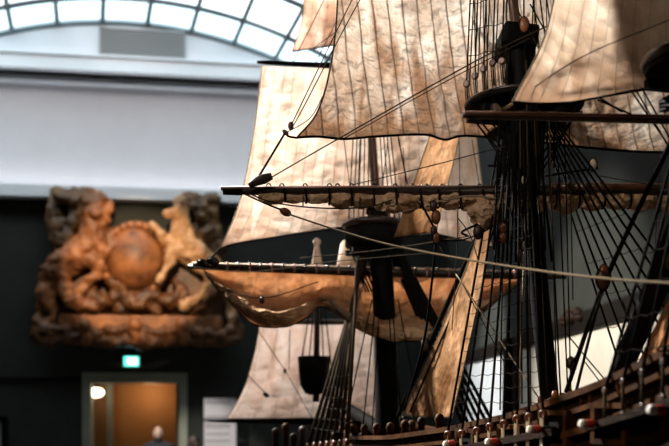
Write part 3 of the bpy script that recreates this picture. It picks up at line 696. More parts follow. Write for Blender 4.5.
# ---- yards
def yard(name, a, b, r, mat='spar', mid=.5, tip=.45):
    a, b = Vector(a), Vector(b); n = 24; pts = [a.lerp(b, i / n) for i in range(n + 1)]
    rr = [r * (tip + (1 - tip) * (1 - abs(i / n - mid) / max(mid, 1 - mid)) ** .6) for i in range(n + 1)]
    return MB().tube(pts, rr, 14).build(name, mat, ship)
YA, YB_ = P(224, 191.5, 2.97), P(850, 193, 3.02)
def YM(x, dy=0, dY=0):           # point along the main yard at pixel x
    t = (x - 224) / (850 - 224); v = YA.lerp(YB_, t); return Vector((v.x, v.y + dY, v.z - dy * v.y / F))
myard = yard('main_yard', YA, YB_, px(6.5, 3), 'spar', .5, .38)
m = MB(); m.tube([YM(221.5, -3.2, -.004), YM(500, -4.8, -.004)], .006, 8); m.build('jackstay', 'jack', myard)
m = MB(); m.tube([YM(223, 0, 0), YM(242, 0, 0)], [.0105, .0125], 14); m.build('yardarm_tip', 'black', myard)
m = MB(); m.tube([YM(221, -3.0, 0), YM(240, -3.2, 0)], [.0062, .0075], 10); m.build('yardarm_hoop', 'black', myard)
for x in (268, 281, 304, 328, 336, 350, 372, 393, 410, 424, 440, 458, 477):
    c = YM(x, -6.0, -.004); MB().tube(catmull([c + Vector((-.008, 0, -.006)), c + Vector((-.004, 0, .004)), c + Vector((.004, 0, .004)), c + Vector((.008, 0, -.006))], 4), .0022, 6).build('eyelet', 'black', myard)
for k in range(14):
    c = YM(398 + k * 3.6, -6.4, -.006); MB().ell(c, .0032, 8, 6).build('stud', 'pale', myard)
# furled course under the yard: bunches between gaskets
gas = [258, 284, 305, 328, 350, 372, 394, 418, 436, 457, 480, 505, 530, 552, 575, 600, 626, 654, 680, 706, 735, 765, 800]
def furl(x0, x1, k):
    rnd = random.Random(k * 13 + 5); m = MB(); nl, nr = 22, 20
    xm_ = (x0 + x1) / 2; grow = min(1, max(0, (xm_ - 255) / 130)) if xm_ < 537 else min(1, max(0, (815 - xm_) / 130))
    Rr = px(4.0 + 4.6 * grow + rnd.uniform(-1, 1.2), 3); sagp = rnd.uniform(.8, 1.2); tw = rnd.uniform(0, 6)
    def fn(u, v):
        e = math.sin(math.pi * min(1, max(0, u))) ** .55
        r = Rr * (.66 + .34 * e * (1 + .22 * math.sin(u * 4 + tw)))
        q = 2 * math.pi * v
        fold = 1 + .17 * math.sin(4 * q + u * 2.5 + tw) + .07 * math.sin(11 * q - u * 9 + tw * 2)
        c = YM(x0 + (x1 - x0) * u, 3.0 + Rr * F / 3 * (.55 + .35 * e * sagp), -.004)
        nz = noise.noise(Vector((u * 4 + k * 3, math.cos(q) * 1.5, math.sin(q) * 1.5))) * .13 * Rr
        rr = r * fold + nz * e
        return c + Vector((0, -math.cos(q) * rr * .95, -math.sin(q) * rr))
    m.grid(fn, nl, nr); return m
for k, (a, b) in enumerate(zip(gas, gas[1:])):
    furl(a, b, k).build('furled_sail', 'furled', ship)
for x in gas[1:-1]:
    g = min(1, max(0, (x - 255) / 130)) if x < 537 else min(1, max(0, (815 - x) / 130)); r1 = .017 + .012 * g
    c = YM(x, 3 + 3.5 * g, 0); MB().tube([c + Vector((0.002 * math.sin(q * 2), math.cos(q) * r1, math.sin(q) * r1 * 1.05)) for q in [2 * math.pi * i / 18 for i in range(19)]], .0032, 6, False).build('gasket', 'tar', ship)
# big pale bunt lump of the course beside the shrouds
def lump(cx, cy, Y, rx, ry, rz, seed, mat='furled'):
    m = MB(); 
    def fn(u, v):
        th = math.pi * v; ph = 2 * math.pi * u; d = Vector((math.sin(th) * math.cos(ph), math.sin(th) * math.sin(ph), math.cos(th)))
        k = 1 + .18 * noise.noise(d * 2.2 + Vector((seed, 0, 0))) + .10 * math.sin(ph * 5 + d.z * 4 + seed)
        return P(cx, cy, Y) + Vector((d.x * rx * k, d.y * ry * k, d.z * rz * k))
    m.grid(fn, 32, 20); return m.build('furled_sail', mat, ship)
lump(486, 212, 2.98, .058, .05, .05, 3); lump(392, 209, 2.98, .03, .025, .014, 5)
cj = yard('crossjack_yard', P(462, 115.5, 2.23), P(958, 126, 2.26), px(4.6, 2.24), 'spar', .5, .6)
m = MB(); m.tube([P(464, 112.6, 2.215), P(700, 117.0, 2.225)], .0045, 8); m.build('jackstay', 'jack', cj)
MB().tube([YM(548, -4.5, -.01), YM(700, -4.5, -.01)], px(4.2, 3), 12).build('chafing_batten', 'spar_red', myard)
FA, FB = P(188, 266.5, 4.42), P(566, 277.5, 4.50)
def FY(x, dy=0, dY=0):
    t = (x - 188) / 378; v = FA.lerp(FB, t); return Vector((v.x, v.y + dY, v.z - dy * v.y / F))
fyard = yard('fore_yard', FA, FB, px(5.0, 4.45), 'spar', .5, .4)
m = MB(); m.tube([FY(192, -3, -.01), FY(540, -4.2, -.01)], .0065, 8); m.build('jackstay', 'pale', fyard)
for x in range(216, 530, 11):
    MB().tube([FY(x, -5.5, -.014), FY(x, 3, -.02)], .006, 6).build('robband', 'pink' if x % 2 else 'spar', fyard)
ftyard = yard('fore_topsail_yard', P(257, 62, 4.52), P(480, 73, 4.56), px(3.2, 4.5), 'black', .5, .5)
syard = yard('spritsail_yard', P(208, 421, 5.75), P(425, 421, 5.8), px(3.4, 5.7), 'black', .5, .3)
styard = yard('sprit_topsail_yard', P(255, 322, 5.8), P(388, 322, 5.8), px(3, 5.7), 'spar', .5, .4)
mty = yard('main_topsail_yard', P(322, -200, 3.12), P(690, -205, 3.12), px(5, 3), 'spar', .5, .5)
mzy = yard('mizzen_topsail_yard', P(580, -250, 2.28), P(820, -250, 2.28), px(5, 2.2), 'spar', .5, .5)
LA, LB = P(607, 404, 2.62), P(840, -150, 1.72)
lyard = yard('lateen_yard', LA, LB, .034, 'black', .4, .55)

# ---- sails
def sail(name, top, bot, left, right, mat, nu=60, nv=60, belly=0.0, noise_a=.004, nf=9, extra=None, bolt=.0035, boltmat='thin', label=None, solid=.0012, uvfn=None):
    T, Bo, Lf, Rt = [arc_sample(c, k) for c, k in ((top, nu), (bot, nu), (left, nv), (right, nv))]
    c00, c10, c01, c11 = Lf[0], Rt[0], Lf[-1], Rt[-1]
    m = MB()
    def fn(u, v):
        i, j = round(u * nu), round(v * nv)
        p = Lf[j] * (1 - u) + Rt[j] * u + T[i] * (1 - v) + Bo[i] * v - (c00 * (1 - u) * (1 - v) + c10 * u * (1 - v) + c01 * (1 - u) * v + c11 * u * v)
        ed = min(1, 6 * min(u, 1 - u, v, 1 - v) + .15)
        q = p.copy(); q.y += belly * (4 * u * (1 - u)) ** .7 * math.sin(math.pi * min(1, v * .95)) ** .8
        q.y += noise_a * ed * (noise.noise(p * nf) + .6 * noise.noise(p * nf * 2.7) + .4 * noise.noise(p * nf * 6))
        if extra: q += extra(u, v, p)
        return q
    m.grid(fn, nu, nv)
    if uvfn: m.uv = {i: (uvfn(m.v[i]), m.uv[i][1]) for i in m.uv}
    o = m.build(name, mat, ship, label=label, mods=[('SOLIDIFY', dict(thickness=solid, offset=0))])
    edge = [fn(i / nu, 1) for i in range(nu + 1)]
    if bolt:
        MB().tube(edge, bolt, 6).build('bolt_rope', 'tar', o)
        MB().tube([fn(0, j / nv) for j in range(nv + 1)], bolt * .7, 6).build('leech_rope', boltmat, o); MB().tube([fn(1, j / nv) for j in range(nv + 1)], bolt * .7, 6).build('leech_rope', boltmat, o)
    return o
def seg_ridge(a, b, wd_, amp):
    def f(u, v, p):
        x = CX + p.x * F / p.y; y = CY - (p.z - CZ) * F / p.y
        ax, ay, bx, by = *a, *b; L2 = (bx - ax) ** 2 + (by - ay) ** 2; t = max(0, min(1, ((x - ax) * (bx - ax) + (y - ay) * (by - ay)) / L2))
        d = math.hypot(x - ax - t * (bx - ax), y - ay - t * (by - ay)); return Vector((0, -amp * math.exp(-(d / wd_) ** 2) * math.sin(math.pi * min(1, t * .9 + .1)), 0))
    return f
r1 = seg_ridge((420, 55), (472, 134), 4.5, .028); r2 = seg_ridge((345, 20), (300, 136), 9, .012); r3 = seg_ridge((380, 60), (330, 135), 8, .008)
sail('main_topsail', [P(330, -198, 3.12), P(510, -195, 3.14), P(682, -200, 3.12)],
     [P(297, 137.5, 3.02), P(318, 136, 3.03), P(345, 138, 3.05), P(378, 135, 3.08), P(425, 133, 3.12), P(446, 138, 3.12), P(466, 134, 3.13), P(520, 138, 3.16), P(600, 147, 3.16), P(669, 151, 3.14), P(770, 146, 3.06)],
     [P(330, -198, 3.12), P(338, -90, 3.14), P(337, 10, 3.12), P(330, 70, 3.09), P(317, 113, 3.05), P(297, 137.5, 3.02)],
     [P(682, -200, 3.12), P(690, -40, 3.14), P(710, 80, 3.1), P(770, 146, 3.06)], 'topsail', 150, 110, .10, .008, 9,
     lambda u, v, p: r1(u, v, p) + r2(u, v, p) + r3(u, v, p), bolt=.0042, uvfn=lambda p: (p.x + .10 * (p.z - 3)) / (30 * .0535) + .5)
m1, m2, m3 = seg_ridge((512, 102), (566, 20), 10, .02), seg_ridge((514, 102), (620, 50), 11, .022), seg_ridge((516, 103), (650, 88), 6, .02)
sail('mizzen_topsail', [P(590, -250, 2.28), P(700, -248, 2.3), P(812, -250, 2.28)],
     [P(511, 104, 2.22), P(530, 104.5, 2.23), P(570, 102, 2.26), P(610, 95, 2.29), P(660, 85, 2.31), P(712, 80, 2.31), P(800, 90, 2.28), P(905, 106, 2.22)],
     [P(590, -250, 2.28), P(572, -100, 2.3), P(555, -5, 2.29), P(541, 45, 2.26), P(511, 104, 2.22)],
     [P(812, -250, 2.28), P(830, -80, 2.3), P(855, 40, 2.27), P(905, 106, 2.22)], 'mizzen_topsail', 90, 80, .09, .006, 8, lambda u, v, p: m1(u, v, p) + m2(u, v, p) + m3(u, v, p), bolt=.003, boltmat='hemp')
r4 = seg_ridge((300, 90), (226, 243), 14, .015)
sail('fore_topsail', [P(262, 66, 4.53), P(370, 70, 4.55), P(474, 76, 4.55)],
     [P(221, 248, 4.42), P(238, 243, 4.43), P(270, 237.5, 4.48), P(310, 231, 4.54), P(350, 226, 4.58), P(390, 226, 4.6), P(430, 232, 4.58), P(465, 240, 4.54), P(492, 247, 4.46)],
     [P(262, 66, 4.53), P(257, 110, 4.52), P(250, 155, 4.5), P(239, 205, 4.46), P(221, 248, 4.42)],
     [P(474, 76, 4.55), P(476, 130, 4.55), P(483, 190, 4.5), P(492, 247, 4.46)], 'fore_topsail', 80, 70, .10, .012, 5, r4, bolt=.004, boltmat='hemp')
sail('fore_topgallant_sail', [P(318, -90, 4.5), P(360, -90, 4.52), P(405, -90, 4.5)],
     [P(292, 51.5, 4.44), P(303, 49.5, 4.46), P(325, 46, 4.5), P(365, 40, 4.54), P(410, 46, 4.5), P(432, 55, 4.44)],
     [P(318, -90, 4.5), P(306, -20, 4.5), P(302, 20, 4.48), P(292, 51.5, 4.44)],
     [P(405, -90, 4.5), P(418, 0, 4.5), P(432, 55, 4.44)], 'topgallant', 40, 40, .06, .012, 7, bolt=.003, boltmat='hemp')
# clewed up fore course: two hanging swags
def swag(u, v, p):
    roll = math.exp(-((v - .84) / .13) ** 2); hang = abs(math.sin(math.pi * u * 2)) ** .5
    return Vector((0, (-.11 * roll + .10 * math.sin(math.pi * min(1, v / .7)) * (v < .7)) * hang + .02 * math.sin(u * 60 + v * 9) * v * .5, 0))
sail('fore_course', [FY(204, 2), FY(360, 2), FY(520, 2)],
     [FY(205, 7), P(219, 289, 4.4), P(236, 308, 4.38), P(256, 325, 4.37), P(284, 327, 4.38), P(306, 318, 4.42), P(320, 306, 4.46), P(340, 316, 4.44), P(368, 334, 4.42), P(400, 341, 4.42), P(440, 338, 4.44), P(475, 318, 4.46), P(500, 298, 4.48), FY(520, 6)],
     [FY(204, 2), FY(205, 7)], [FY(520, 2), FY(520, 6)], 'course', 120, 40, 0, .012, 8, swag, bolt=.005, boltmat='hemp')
# pale rolled foot of the course lying along the bottom of each swag
def roll_along(pts, r, seed):
    c = arc_sample(pts, 40); mm = MB()
    def fn(u, v):
        i = round(u * 40); q = 2 * math.pi * v; e = .25 + .75 * math.sin(math.pi * u) ** .6
        rr = r * e * (1 + .22 * math.sin(3 * q + u * 9 + seed) + .15 * math.sin(u * 37 + seed))
        return c[i] + Vector((0, math.cos(q) * rr, math.sin(q) * rr))
    mm.grid(fn, 40, 14); return mm.build('rolled_foot', 'furled', ship, label='pale rolled foot of the clewed up fore course')
roll_along([P(214, 284, 4.36), P(232, 298, 4.31), P(252, 312, 4.28), P(280, 318, 4.28), P(304, 311, 4.31), P(318, 300, 4.36)], .034, 1)
roll_along([P(322, 302, 4.4), P(342, 312, 4.34), P(372, 328, 4.32), P(405, 334, 4.34), P(440, 330, 4.37), P(485, 304, 4.42)], .034, 4)
sail('sprit_topsail', [P(260, 324, 5.8), P(320, 324, 5.82), P(384, 324, 5.8)], [P(227, 419, 5.77), P(310, 419, 5.82), P(404, 419, 5.78)],
     [P(260, 324, 5.8), P(254, 355, 5.8), P(244, 388, 5.79), P(227, 419, 5.77)], [P(384, 324, 5.8), P(386, 370, 5.8), P(404, 419, 5.78)], 'sprit', 50, 50, .07, .016, 4, bolt=.003, boltmat='hemp')
# staysails (triangular, in the fore-and-aft plane between main and fore masts)
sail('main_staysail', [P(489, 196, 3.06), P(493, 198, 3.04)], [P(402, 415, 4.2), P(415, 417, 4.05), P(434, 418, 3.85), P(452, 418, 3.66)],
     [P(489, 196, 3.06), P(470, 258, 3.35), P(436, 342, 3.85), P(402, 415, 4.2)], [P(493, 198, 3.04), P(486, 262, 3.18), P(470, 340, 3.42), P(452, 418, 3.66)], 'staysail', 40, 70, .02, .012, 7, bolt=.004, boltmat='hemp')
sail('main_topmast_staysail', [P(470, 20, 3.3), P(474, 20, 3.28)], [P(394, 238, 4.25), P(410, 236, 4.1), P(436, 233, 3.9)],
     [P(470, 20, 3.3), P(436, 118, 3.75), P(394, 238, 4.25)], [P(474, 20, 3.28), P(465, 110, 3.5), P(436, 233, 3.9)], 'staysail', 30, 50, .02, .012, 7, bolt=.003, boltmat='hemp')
# lateen mizzen under its yard
def lat(t): return LA.lerp(LB, t)
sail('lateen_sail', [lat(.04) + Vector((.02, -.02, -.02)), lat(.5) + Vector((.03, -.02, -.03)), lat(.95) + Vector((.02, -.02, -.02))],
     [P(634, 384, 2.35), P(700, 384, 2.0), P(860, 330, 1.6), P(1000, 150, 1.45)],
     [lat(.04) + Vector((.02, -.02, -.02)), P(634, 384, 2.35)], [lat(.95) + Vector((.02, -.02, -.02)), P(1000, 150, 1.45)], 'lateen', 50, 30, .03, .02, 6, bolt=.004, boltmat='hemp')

# ---- main shrouds, port: deadeyes on the channel
def deadeye(c, r, parent=None, face=None, mat='dead'):
    f = (face or AP).normalized(); X = f.cross(ZU).normalized(); Zv = X.cross(f)
    d = MB().lathe(Vector(c) - f * r * .55, [(r * .72, 0), (r, r * .3), (r, r * .8), (r * .72, r * 1.1)], 16, (X, Zv, f)).build('deadeye', mat, parent or ship)
    return d
def ratline(pts, r):
    if len(pts) < 2: return
    q, rr = [], []
    for a, b in zip(pts, pts[1:]): q += [a, a.lerp(b, .12), a.lerp(b, .5) - ZU * .004, a.lerp(b, .88)]; rr += [r * 2.2, r, r, r]
    MB().tube(q + [pts[-1]], rr + [r * 2.2], 5).build('ratline', 'rat', ship)
def lacing(c, lo, d, r, mat):
    MB().tube([c - d, lo - d, lo - d * .4, c, c + d * .2, lo + d * .3, lo + d, c + d], r, 5).build('lanyard', mat, ship)
WCH = .335
dpx = [(448, 435), (462, 434), (477, 431), (490, 427), (504, 424), (517, 419), (529, 417), (543, 414)]
bases = []
for i, (x, y) in enumerate(dpx):
    c = PS(x, y, WCH); r = px(4.6, c.y); bases.append(c)
    de = deadeye(c, r, face=Vector((-.7, -.72, 0))); lo = c - ZU * .085
    lacing(c + AP * .003, lo + AP * .003, AU * .007, .002, 'hemp'); deadeye(lo, r); rope('chain_plate', [lo, lo - ZU * .1 - AP * .02], .004, 'black')
m = MB(); sa, sb = port_s(440, WCH), port_s(556, WCH)
za, zb = PS(440, 450, WCH).z, PS(556, 428, WCH).z
m.hexa([S(sa, .25, za - .018), S(sb, .25, zb - .018), S(sb, WCH + .012, zb - .018), S(sa, WCH + .012, za - .018), S(sa, .25, za), S(sb, .25, zb), S(sb, WCH + .012, zb), S(sa, WCH + .012, za)]); m.build('channel', 'hull', ship, False)
def shroud_set(tops, bases, r, rat_n, name='shroud', rmat='tar', rat_r=.0014, z0=0.0, z1=.93):
    for a, b in zip(tops, bases): rope(name, [a, b], r, rmat)
    for k in range(rat_n):
        f = z0 + (z1 - z0) * (k + .5) / rat_n; pts = []
        for a, b in zip(tops, bases):
            zl = bases[0].z + (tops[0].z - bases[0].z) * (1 - f); t = (a.z - zl) / (a.z - b.z)
            if 0 <= t <= 1: pts.append(a.lerp(b, t))
        ratline(pts, rat_r)
tops = [P(503 + i * 3.4, 118, 3.04 - i * .018) for i in range(8)]
shroud_set(tops, [b + ZU * .012 for b in bases], .0038, 24, rat_r=.0011)
# starboard main shrouds
sb_b = [S(-.06 - .085 * i, -.335, 2.0 + .012 * i) for i in range(8)]
shroud_set([P(540 + i * 2.2, 120, 3.08 - i * .02) for i in range(8)], sb_b, .0036, 9, rat_r=.0011)
for b in sb_b: deadeye(b, .012)
# futtock shrouds and catharpins under the top
for i in range(6):
    q = R(40 + i * 20); a = TOPC + (AU * math.cos(q) + AP * math.sin(q)) * TOPR * .96; rope('futtock_shroud', [a, P(506 + i * 5, 165, 3.02)], .0028)
for i in range(5):
    q = R(220 + i * 20); a = TOPC + (AU * math.cos(q) + AP * math.sin(q)) * TOPR * .96; rope('futtock_shroud', [a, P(534 + i * 5, 168, 3.04)], .0028)
rope('catharpin', [P(488, 166, 2.98), P(545, 166, 3.05)], .0035); rope('catharpin', [P(545, 176, 3.02), P(598, 168, 3.04)], .0035)
# topmast shrouds with their deadeyes on the top
ups = [(475, 76, 472), (483.5, 69, 481), (492.5, 63, 489), (502, 61, 497), (466.5, 84, 466)]
for i, (x, y, xu) in enumerate(ups):
    Yt = 3.12 - .05 * i if i < 4 else 3.16
    c = P(x, y, Yt); r = px(3.7, Yt); deadeye(c, r, face=Vector((-.5, -.86, 0))); lo = P(x + 2, y + 26, Yt); deadeye(lo, r * .9, face=Vector((-.5, -.86, 0)))
    lacing(c, lo, Vector((.006, 0, 0)), .0018, 'thin')
    rope('topmast_shroud', [c, P(xu + 12, -180, 3.1)], .0026); rope('topmast_shroud', [c + Vector((.012, .01, 0)), P(xu + 16, -180, 3.1)], .0022, 'thin')
for x, xu in ((545, 528), (553, 532), (561, 536), (569, 540), (577, 544)):
    rope('topmast_shroud', [P(x, 96, 3.1), P(xu - 16, -180, 3.1)], .0026)
for k in range(9):
    y = 52 - k * 26
    ratline([P(469 + k * .6, y + 4, 3.1), P(486 + k * .2, y, 3.06), P(503, y - 3, 3.0)], .0012)

m = MB(); m.tube([P(530, 235, 2.98), P(527, 180, 2.98), P(524, 118, 3.0)], [.012, .045, .075], 14); m.build('mast_cheek', 'black', ship)
for i in range(7): rope('lower_stay', [P(506 + i * 5, 116, 3.0 - .02 * i), P(498 + i * 9, 262, 2.86)], .004, 'tar')
for i in range(4): rope('tackle_pendant', [P(500 + i * 14, 114, 2.9), P(494 + i * 17, 250, 2.8)], .0032, 'tar')
# ---- fore shrouds
ft = [P(366 - i * 1.4, 258, 4.46 - i * .03) for i in range(7)]
fb = [PS(308 + i * 6.5, 446 - i * .6, .36) for i in range(7)]
shroud_set(ft, fb, .009, 17, rmat='thin', rat_r=.0022)
ft2 = [P(392 + i * 2.2, 256, 4.5 - i * .03) for i in range(6)]; fb2 = [S(1.40 - .075 * i, -.34, 1.95) for i in range(6)]
shroud_set(ft2, fb2, .008, 12, rat_r=.002)
for b in fb + fb2: deadeye(b, .016)
for i in range(5):
    q = R(50 + i * 22); a = P(374, 240, 4.47) + (AU * math.cos(q) + AP * math.sin(q)) * .135; rope('futtock_shroud', [a, P(366 + i * 3, 292, 4.44)], .0045)
for i in range(5): rope('topmast_shroud', [P(348 + i * 5, 232, 4.42), P(362 + i * 2, -30, 4.5)], .003, 'thin')
for i in range(4): rope('topmast_shroud', [P(386 + i * 5, 232, 4.5), P(370 + i, -30, 4.52)], .003, 'tar')
# ---- mizzen shrouds, port
mt = [P(694 + i * 3, 84, 2.16 - i * .02) for i in range(6)]; mb_ = [S(-.93 - .07 * i, .325, 2.12 + .018 * i) for i in range(6)]
shroud_set(mt, mb_, .004, 9, rmat='tar')
for b in mb_:
    deadeye(b, .0085, mat='blockdark'); deadeye(b - ZU * .07, .0085, mat='blockdark'); rope('lanyard', [b, b - ZU * .07], .004, 'thin')
m = MB(); m.hexa([S(-.88, .25, 2.03), S(-1.35, .25, 2.12), S(-1.35, .345, 2.12), S(-.88, .345, 2.03), S(-.88, .25, 2.045), S(-1.35, .25, 2.135), S(-1.35, .345, 2.135), S(-.88, .345, 2.045)]); m.build('channel', 'hull', ship, False)
# bitts and kevels clustered at the foot of the mainmast
for x, y, h, w in ((553, 400, .07, .05), (562, 396, .1, .03), (547, 404, .05, .08), (570, 401, .05, .1), (534, 408, .06, .12)):
    c = P(x, y, 2.72); MB().lathe(c - ZU * h, [(.014, -.06), (.014, h * .6), (.02, h * .75), (.02, h), (.006, h + .01)], 10).build('bitt', 'ochre', ship)
for x, y in ((555, 391, ), (569, 388), (541, 396)): MB().ell(P(x, y + 4, 2.6), (.010, .009, .013), 12, 8).build('block', 'block', ship)

# ---- blocks and running rigging
def block(x, y, Y, r=.014, mat='block', rope_c=True, tilt=0.0, ln=1.35):
    ax = (Vector((math.cos(tilt), 0, math.sin(tilt))), Vector((0, 1, 0)), Vector((-math.sin(tilt), 0, math.cos(tilt))))
    b = MB().ell(P(x, y, Y), (r * .8, r * .62, r * ln), 14, 10, ax).build('block', mat, ship)
    MB().tube([P(x, y, Y) + ax[0] * (math.cos(q) * r * .84) + ax[2] * (math.sin(q) * r * ln * 1.04) for q in [2 * math.pi * i / 20 for i in range(21)]], r * .16, 5, False).build('strop', 'tar', b)
    return b
block(285.5, 212, 2.9, .0125, 'block', tilt=1.1); block(436, 217, 2.88, .015); block(436, 238, 2.86, .0125); block(433.5, 206, 2.88, .012, 'blockdark')
block(291, 126, 3.0, .0095, 'blockdark'); block(285.5, 132.5, 3.0, .008, 'blockdark', tilt=.8); block(524, 25, 2.9, .018); block(524, 246, 2.75, .011, 'pale')
block(434, 231, 2.86, .011, 'blockdark'); block(603, 279, 2.35, .02, 'blockdark'); block(604, 272, 2.35, .014); block(571, 363, 2.5, .012, 'blockdark'); block(478, 232, 2.95, .016, 'blockdark'); block(503, 238, 2.7, .012); block(503, 228, 2.7, .012)
block(262, 300, 4.2, .012, 'blockdark'); block(285, 371, 5.5, .010, 'blockdark'); block(266, 395, 5.6, .013, 'blockdark', tilt=1); block(425, 345, 3.9, .02, 'blockdark')
for x, y in ((213, 261), (203, 263)): block(x, y, 4.38, .02, 'spar', tilt=1.2)
block(524, 180, 2.8, .01, 'pale'); block(593, 165, 2.9, .014, 'pale'); block(669, 262, 2.2, .016, 'blockdark'); block(658, 208, 2.9, .011, 'blockdark')
# shoulder block on the main yard
m = MB(); m.tube([P(249, 186, 2.95), P(256, 181.5, 2.95), P(264, 179, 2.95), P(272, 176, 2.95)], [.008, .015, .0165, .011], 12); m.build('sheet_block', 'blockdark', ship, label='long wooden block lying on the yardarm')
rope('topsail_sheet', [P(258, 178, 2.95), P(285, 133, 3.0)], .0037); rope('topsail_sheet', [P(285, 133, 3.0), P(289, 136.5, 3.02), P(298, 138, 3.02)], .0035)
rope('clewline', [P(290, 128, 3.0), P(300, 107, 3.0), P(352, 0, 3.03), P(400, -90, 3.05)], .0019, 'thin'); rope('clewline', [P(292, 127, 3.0), P(302, 110, 3.0), P(361, -2, 3.03), P(420, -95, 3.05)], .0019, 'thin')
rope('leechline', [P(286, 133, 3.0), P(310, 118, 3.03), P(323, 96, 3.06)], .0017, 'thin')
rope('brace', [P(272, 177, 2.95), P(331, 143, 2.93), P(472, 63, 2.8), P(560, 20, 2.6)], .0022, 'thin'); rope('brace', [P(345, 138, 2.98), P(443, 83, 2.9), P(530, 38, 2.7)], .0016, 'thin')
rope('bowline', [P(352, 185, 2.95), P(430, 166, 2.9), P(505, 146, 2.8)], .0016, 'thin')
rope('brace_pendant', [P(243, 193, 2.95), P(262, 202, 2.92), P(284, 211, 2.9)], .0032)
rope('main_brace', [P(288, 214, 2.9), P(340, 231, 2.75), P(400, 247, 2.55), P(500, 265, 2.25), P(600, 278, 1.95), P(700, 285, 1.7)], .0030, 'hemp', label='pale brace running aft from the main yardarm')
rope('footrope', [P(246, 192, 2.95), P(268, 201, 2.94), P(300, 206.5, 2.94), P(340, 208.5, 2.94), P(372, 206, 2.95), P(392, 200, 2.95)], .0026, 'thin'); rope('footrope', [P(436, 202, 2.95), P(470, 196, 2.94), P(500, 199, 2.94)], .003, 'hemp')
for a, b in ((303, 206), (360, 207)): rope('stirrup', [P(a, 197, 2.95), P(a, b, 2.94)], .002)
rope('buntline', [P(420, 201, 2.9), P(430, 220, 2.87), P(436, 231, 2.86)], .0035); rope('buntline', [P(436, 240, 2.86), P(431, 290, 2.95), P(423, 345, 3.1), P(404, 410, 3.3)], .0042)
rope('main_stay', [P(507, 150, 3.08), P(482, 225, 3.35), P(440, 320, 3.8), P(396, 420, 4.3)], .0105, 'tar'); rope('preventer_stay', [P(510, 150, 3.06), P(492, 235, 3.3), P(448, 325, 3.7), P(410, 412, 4.1)], .005)
rope('staysail_halyard', [P(456, 274, 2.9), P(500, 340, 2.75), P(540, 400, 2.6)], .002, 'hemp'); rope('staysail_halyard', [P(440, 247, 3.0), P(463, 285, 3.0), P(495, 345, 3.0), P(520, 392, 3.0)], .0018, 'thin')
rope('bowline', [P(436, 240, 2.86), P(462, 240, 2.9), P(490, 228, 2.95), P(500, 215, 2.98)], .0028); rope('bowline', [P(300, 258, 4.1), P(380, 250, 3.8), P(470, 236, 3.4)], .0018, 'thin')
rope('buntline', [P(458, 205, 2.9), P(457, 250, 2.92), P(452, 330, 2.95)], .0016, 'thin'); rope('buntline', [P(458, 218, 2.9), P(470, 235, 2.92), P(478, 260, 2.95)], .0016, 'thin')
rope('clew_garnet', [P(478, 224, 2.95), P(462, 232, 2.96), P(468, 236, 2.96)], .004)
# falls in front of the mainmast
for i, (x0, y0, x1, y1, Y, mt_, r) in enumerate(((520, 112, 522, 404, 2.72, 'thin', .0024), (526, 60, 531, 405, 2.7, 'thin', .002), (524, 250, 519, 400, 2.7, 'hemp', .002), (546, 110, 561, 402, 2.7, 'tar', .0026), (556, 112, 568, 398, 2.75, 'tar', .0024), (564, 110, 571, 396, 2.78, 'tar', .0022), (549, 112, 557, 398, 2.66, 'thin', .0022), (569, 118, 573, 300, 2.8, 'thin', .0018), (524, 30, 541, 400, 2.8, 'tar', .002), (513, 112, 508, 410, 2.8, 'tar', .0022), (534, 112, 548, 402, 2.72, 'thin', .0018), (503, 180, 503, 228, 2.7, 'tar', .0024), (503, 240, 500, 410, 2.7, 'tar', .0024))):
    rope('halyard_fall', [P(x0, y0, Y + .15), P(x1, y1, Y)], r, mt_)
for x0, x1 in ((446, 468), (455, 462), (506, 530), (518, 545), (531, 552), (478, 488), (458, 474)): rope('halyard', [P(x0 + 30, 95, 3.0), P(x0 + 25, -180, 2.95)], .0018, 'thin')
rope('halyard', [P(524, 20, 2.9), P(523, -160, 2.95)], .0026); rope('halyard', [P(530, 4, 2.9), P(545, 30, 2.9), P(560, 48, 2.9)], .0022); rope('halyard', [P(512, 0, 2.95), P(545, 60, 2.9)], .0022, 'thin'); rope('halyard', [P(536, -80, 2.95), P(530, 95, 2.9)], .0022)
# mizzen stay and its tackles
rope('mizzen_stay', [P(706, 70, 2.2), P(668, 148, 2.26), P(604, 284, 2.4), P(566, 392, 2.6)], .0062); rope('mizzen_stay', [P(604, 284, 2.4), P(590, 335, 2.45), P(574, 400, 2.5)], .0042)
rope('stay_tackle', [P(566, 333, 2.5), P(590, 362, 2.5), P(612, 388, 2.5)], .002, 'thin'); rope('stay_tackle', [P(604, 290, 2.4), P(582, 345, 2.45), P(568, 368, 2.5)], .0024)
rope('stay_tackle', [P(585, 362, 2.5), P(606, 390, 2.5)], .0018, 'thin'); rope('stay_tackle', [P(622, 300, 2.5), P(636, 332, 2.4), P(630, 318, 2.4)], .002); rope('stay_tackle', [P(640, 310, 2.5), P(630, 325, 2.45), P(622, 300, 2.45)], .002)
for x0, y0, x1, y1 in ((632, 92, 669, 146), (636, 90, 676, 160), (600, 98, 622, 112), (642, 88, 690, 175), (598, 100, 640, 118)): rope('crossjack_lift', [P(x0, y0, 2.3), P(x1, y1, 2.5)], .0024)
rope('mizzen_brace', [P(600, 176, 2.95), P(640, 183, 2.95), P(700, 192, 2.95)], .0016, 'thin'); rope('mizzen_brace', [P(512, 103, 2.24), P(580, 58, 2.2), P(669, 20, 2.1)], .0014, 'thin'); rope('mizzen_topsail_sheet', [P(512, 104, 2.24), P(505, 108, 2.23), P(488, 113, 2.23)], .004, 'hemp')
block(497, 109, 2.22, .011, 'pale', tilt=.6)
rope('halyard', [P(660, 150, 2.9), P(655, 250, 2.9)], .0014, 'thin')
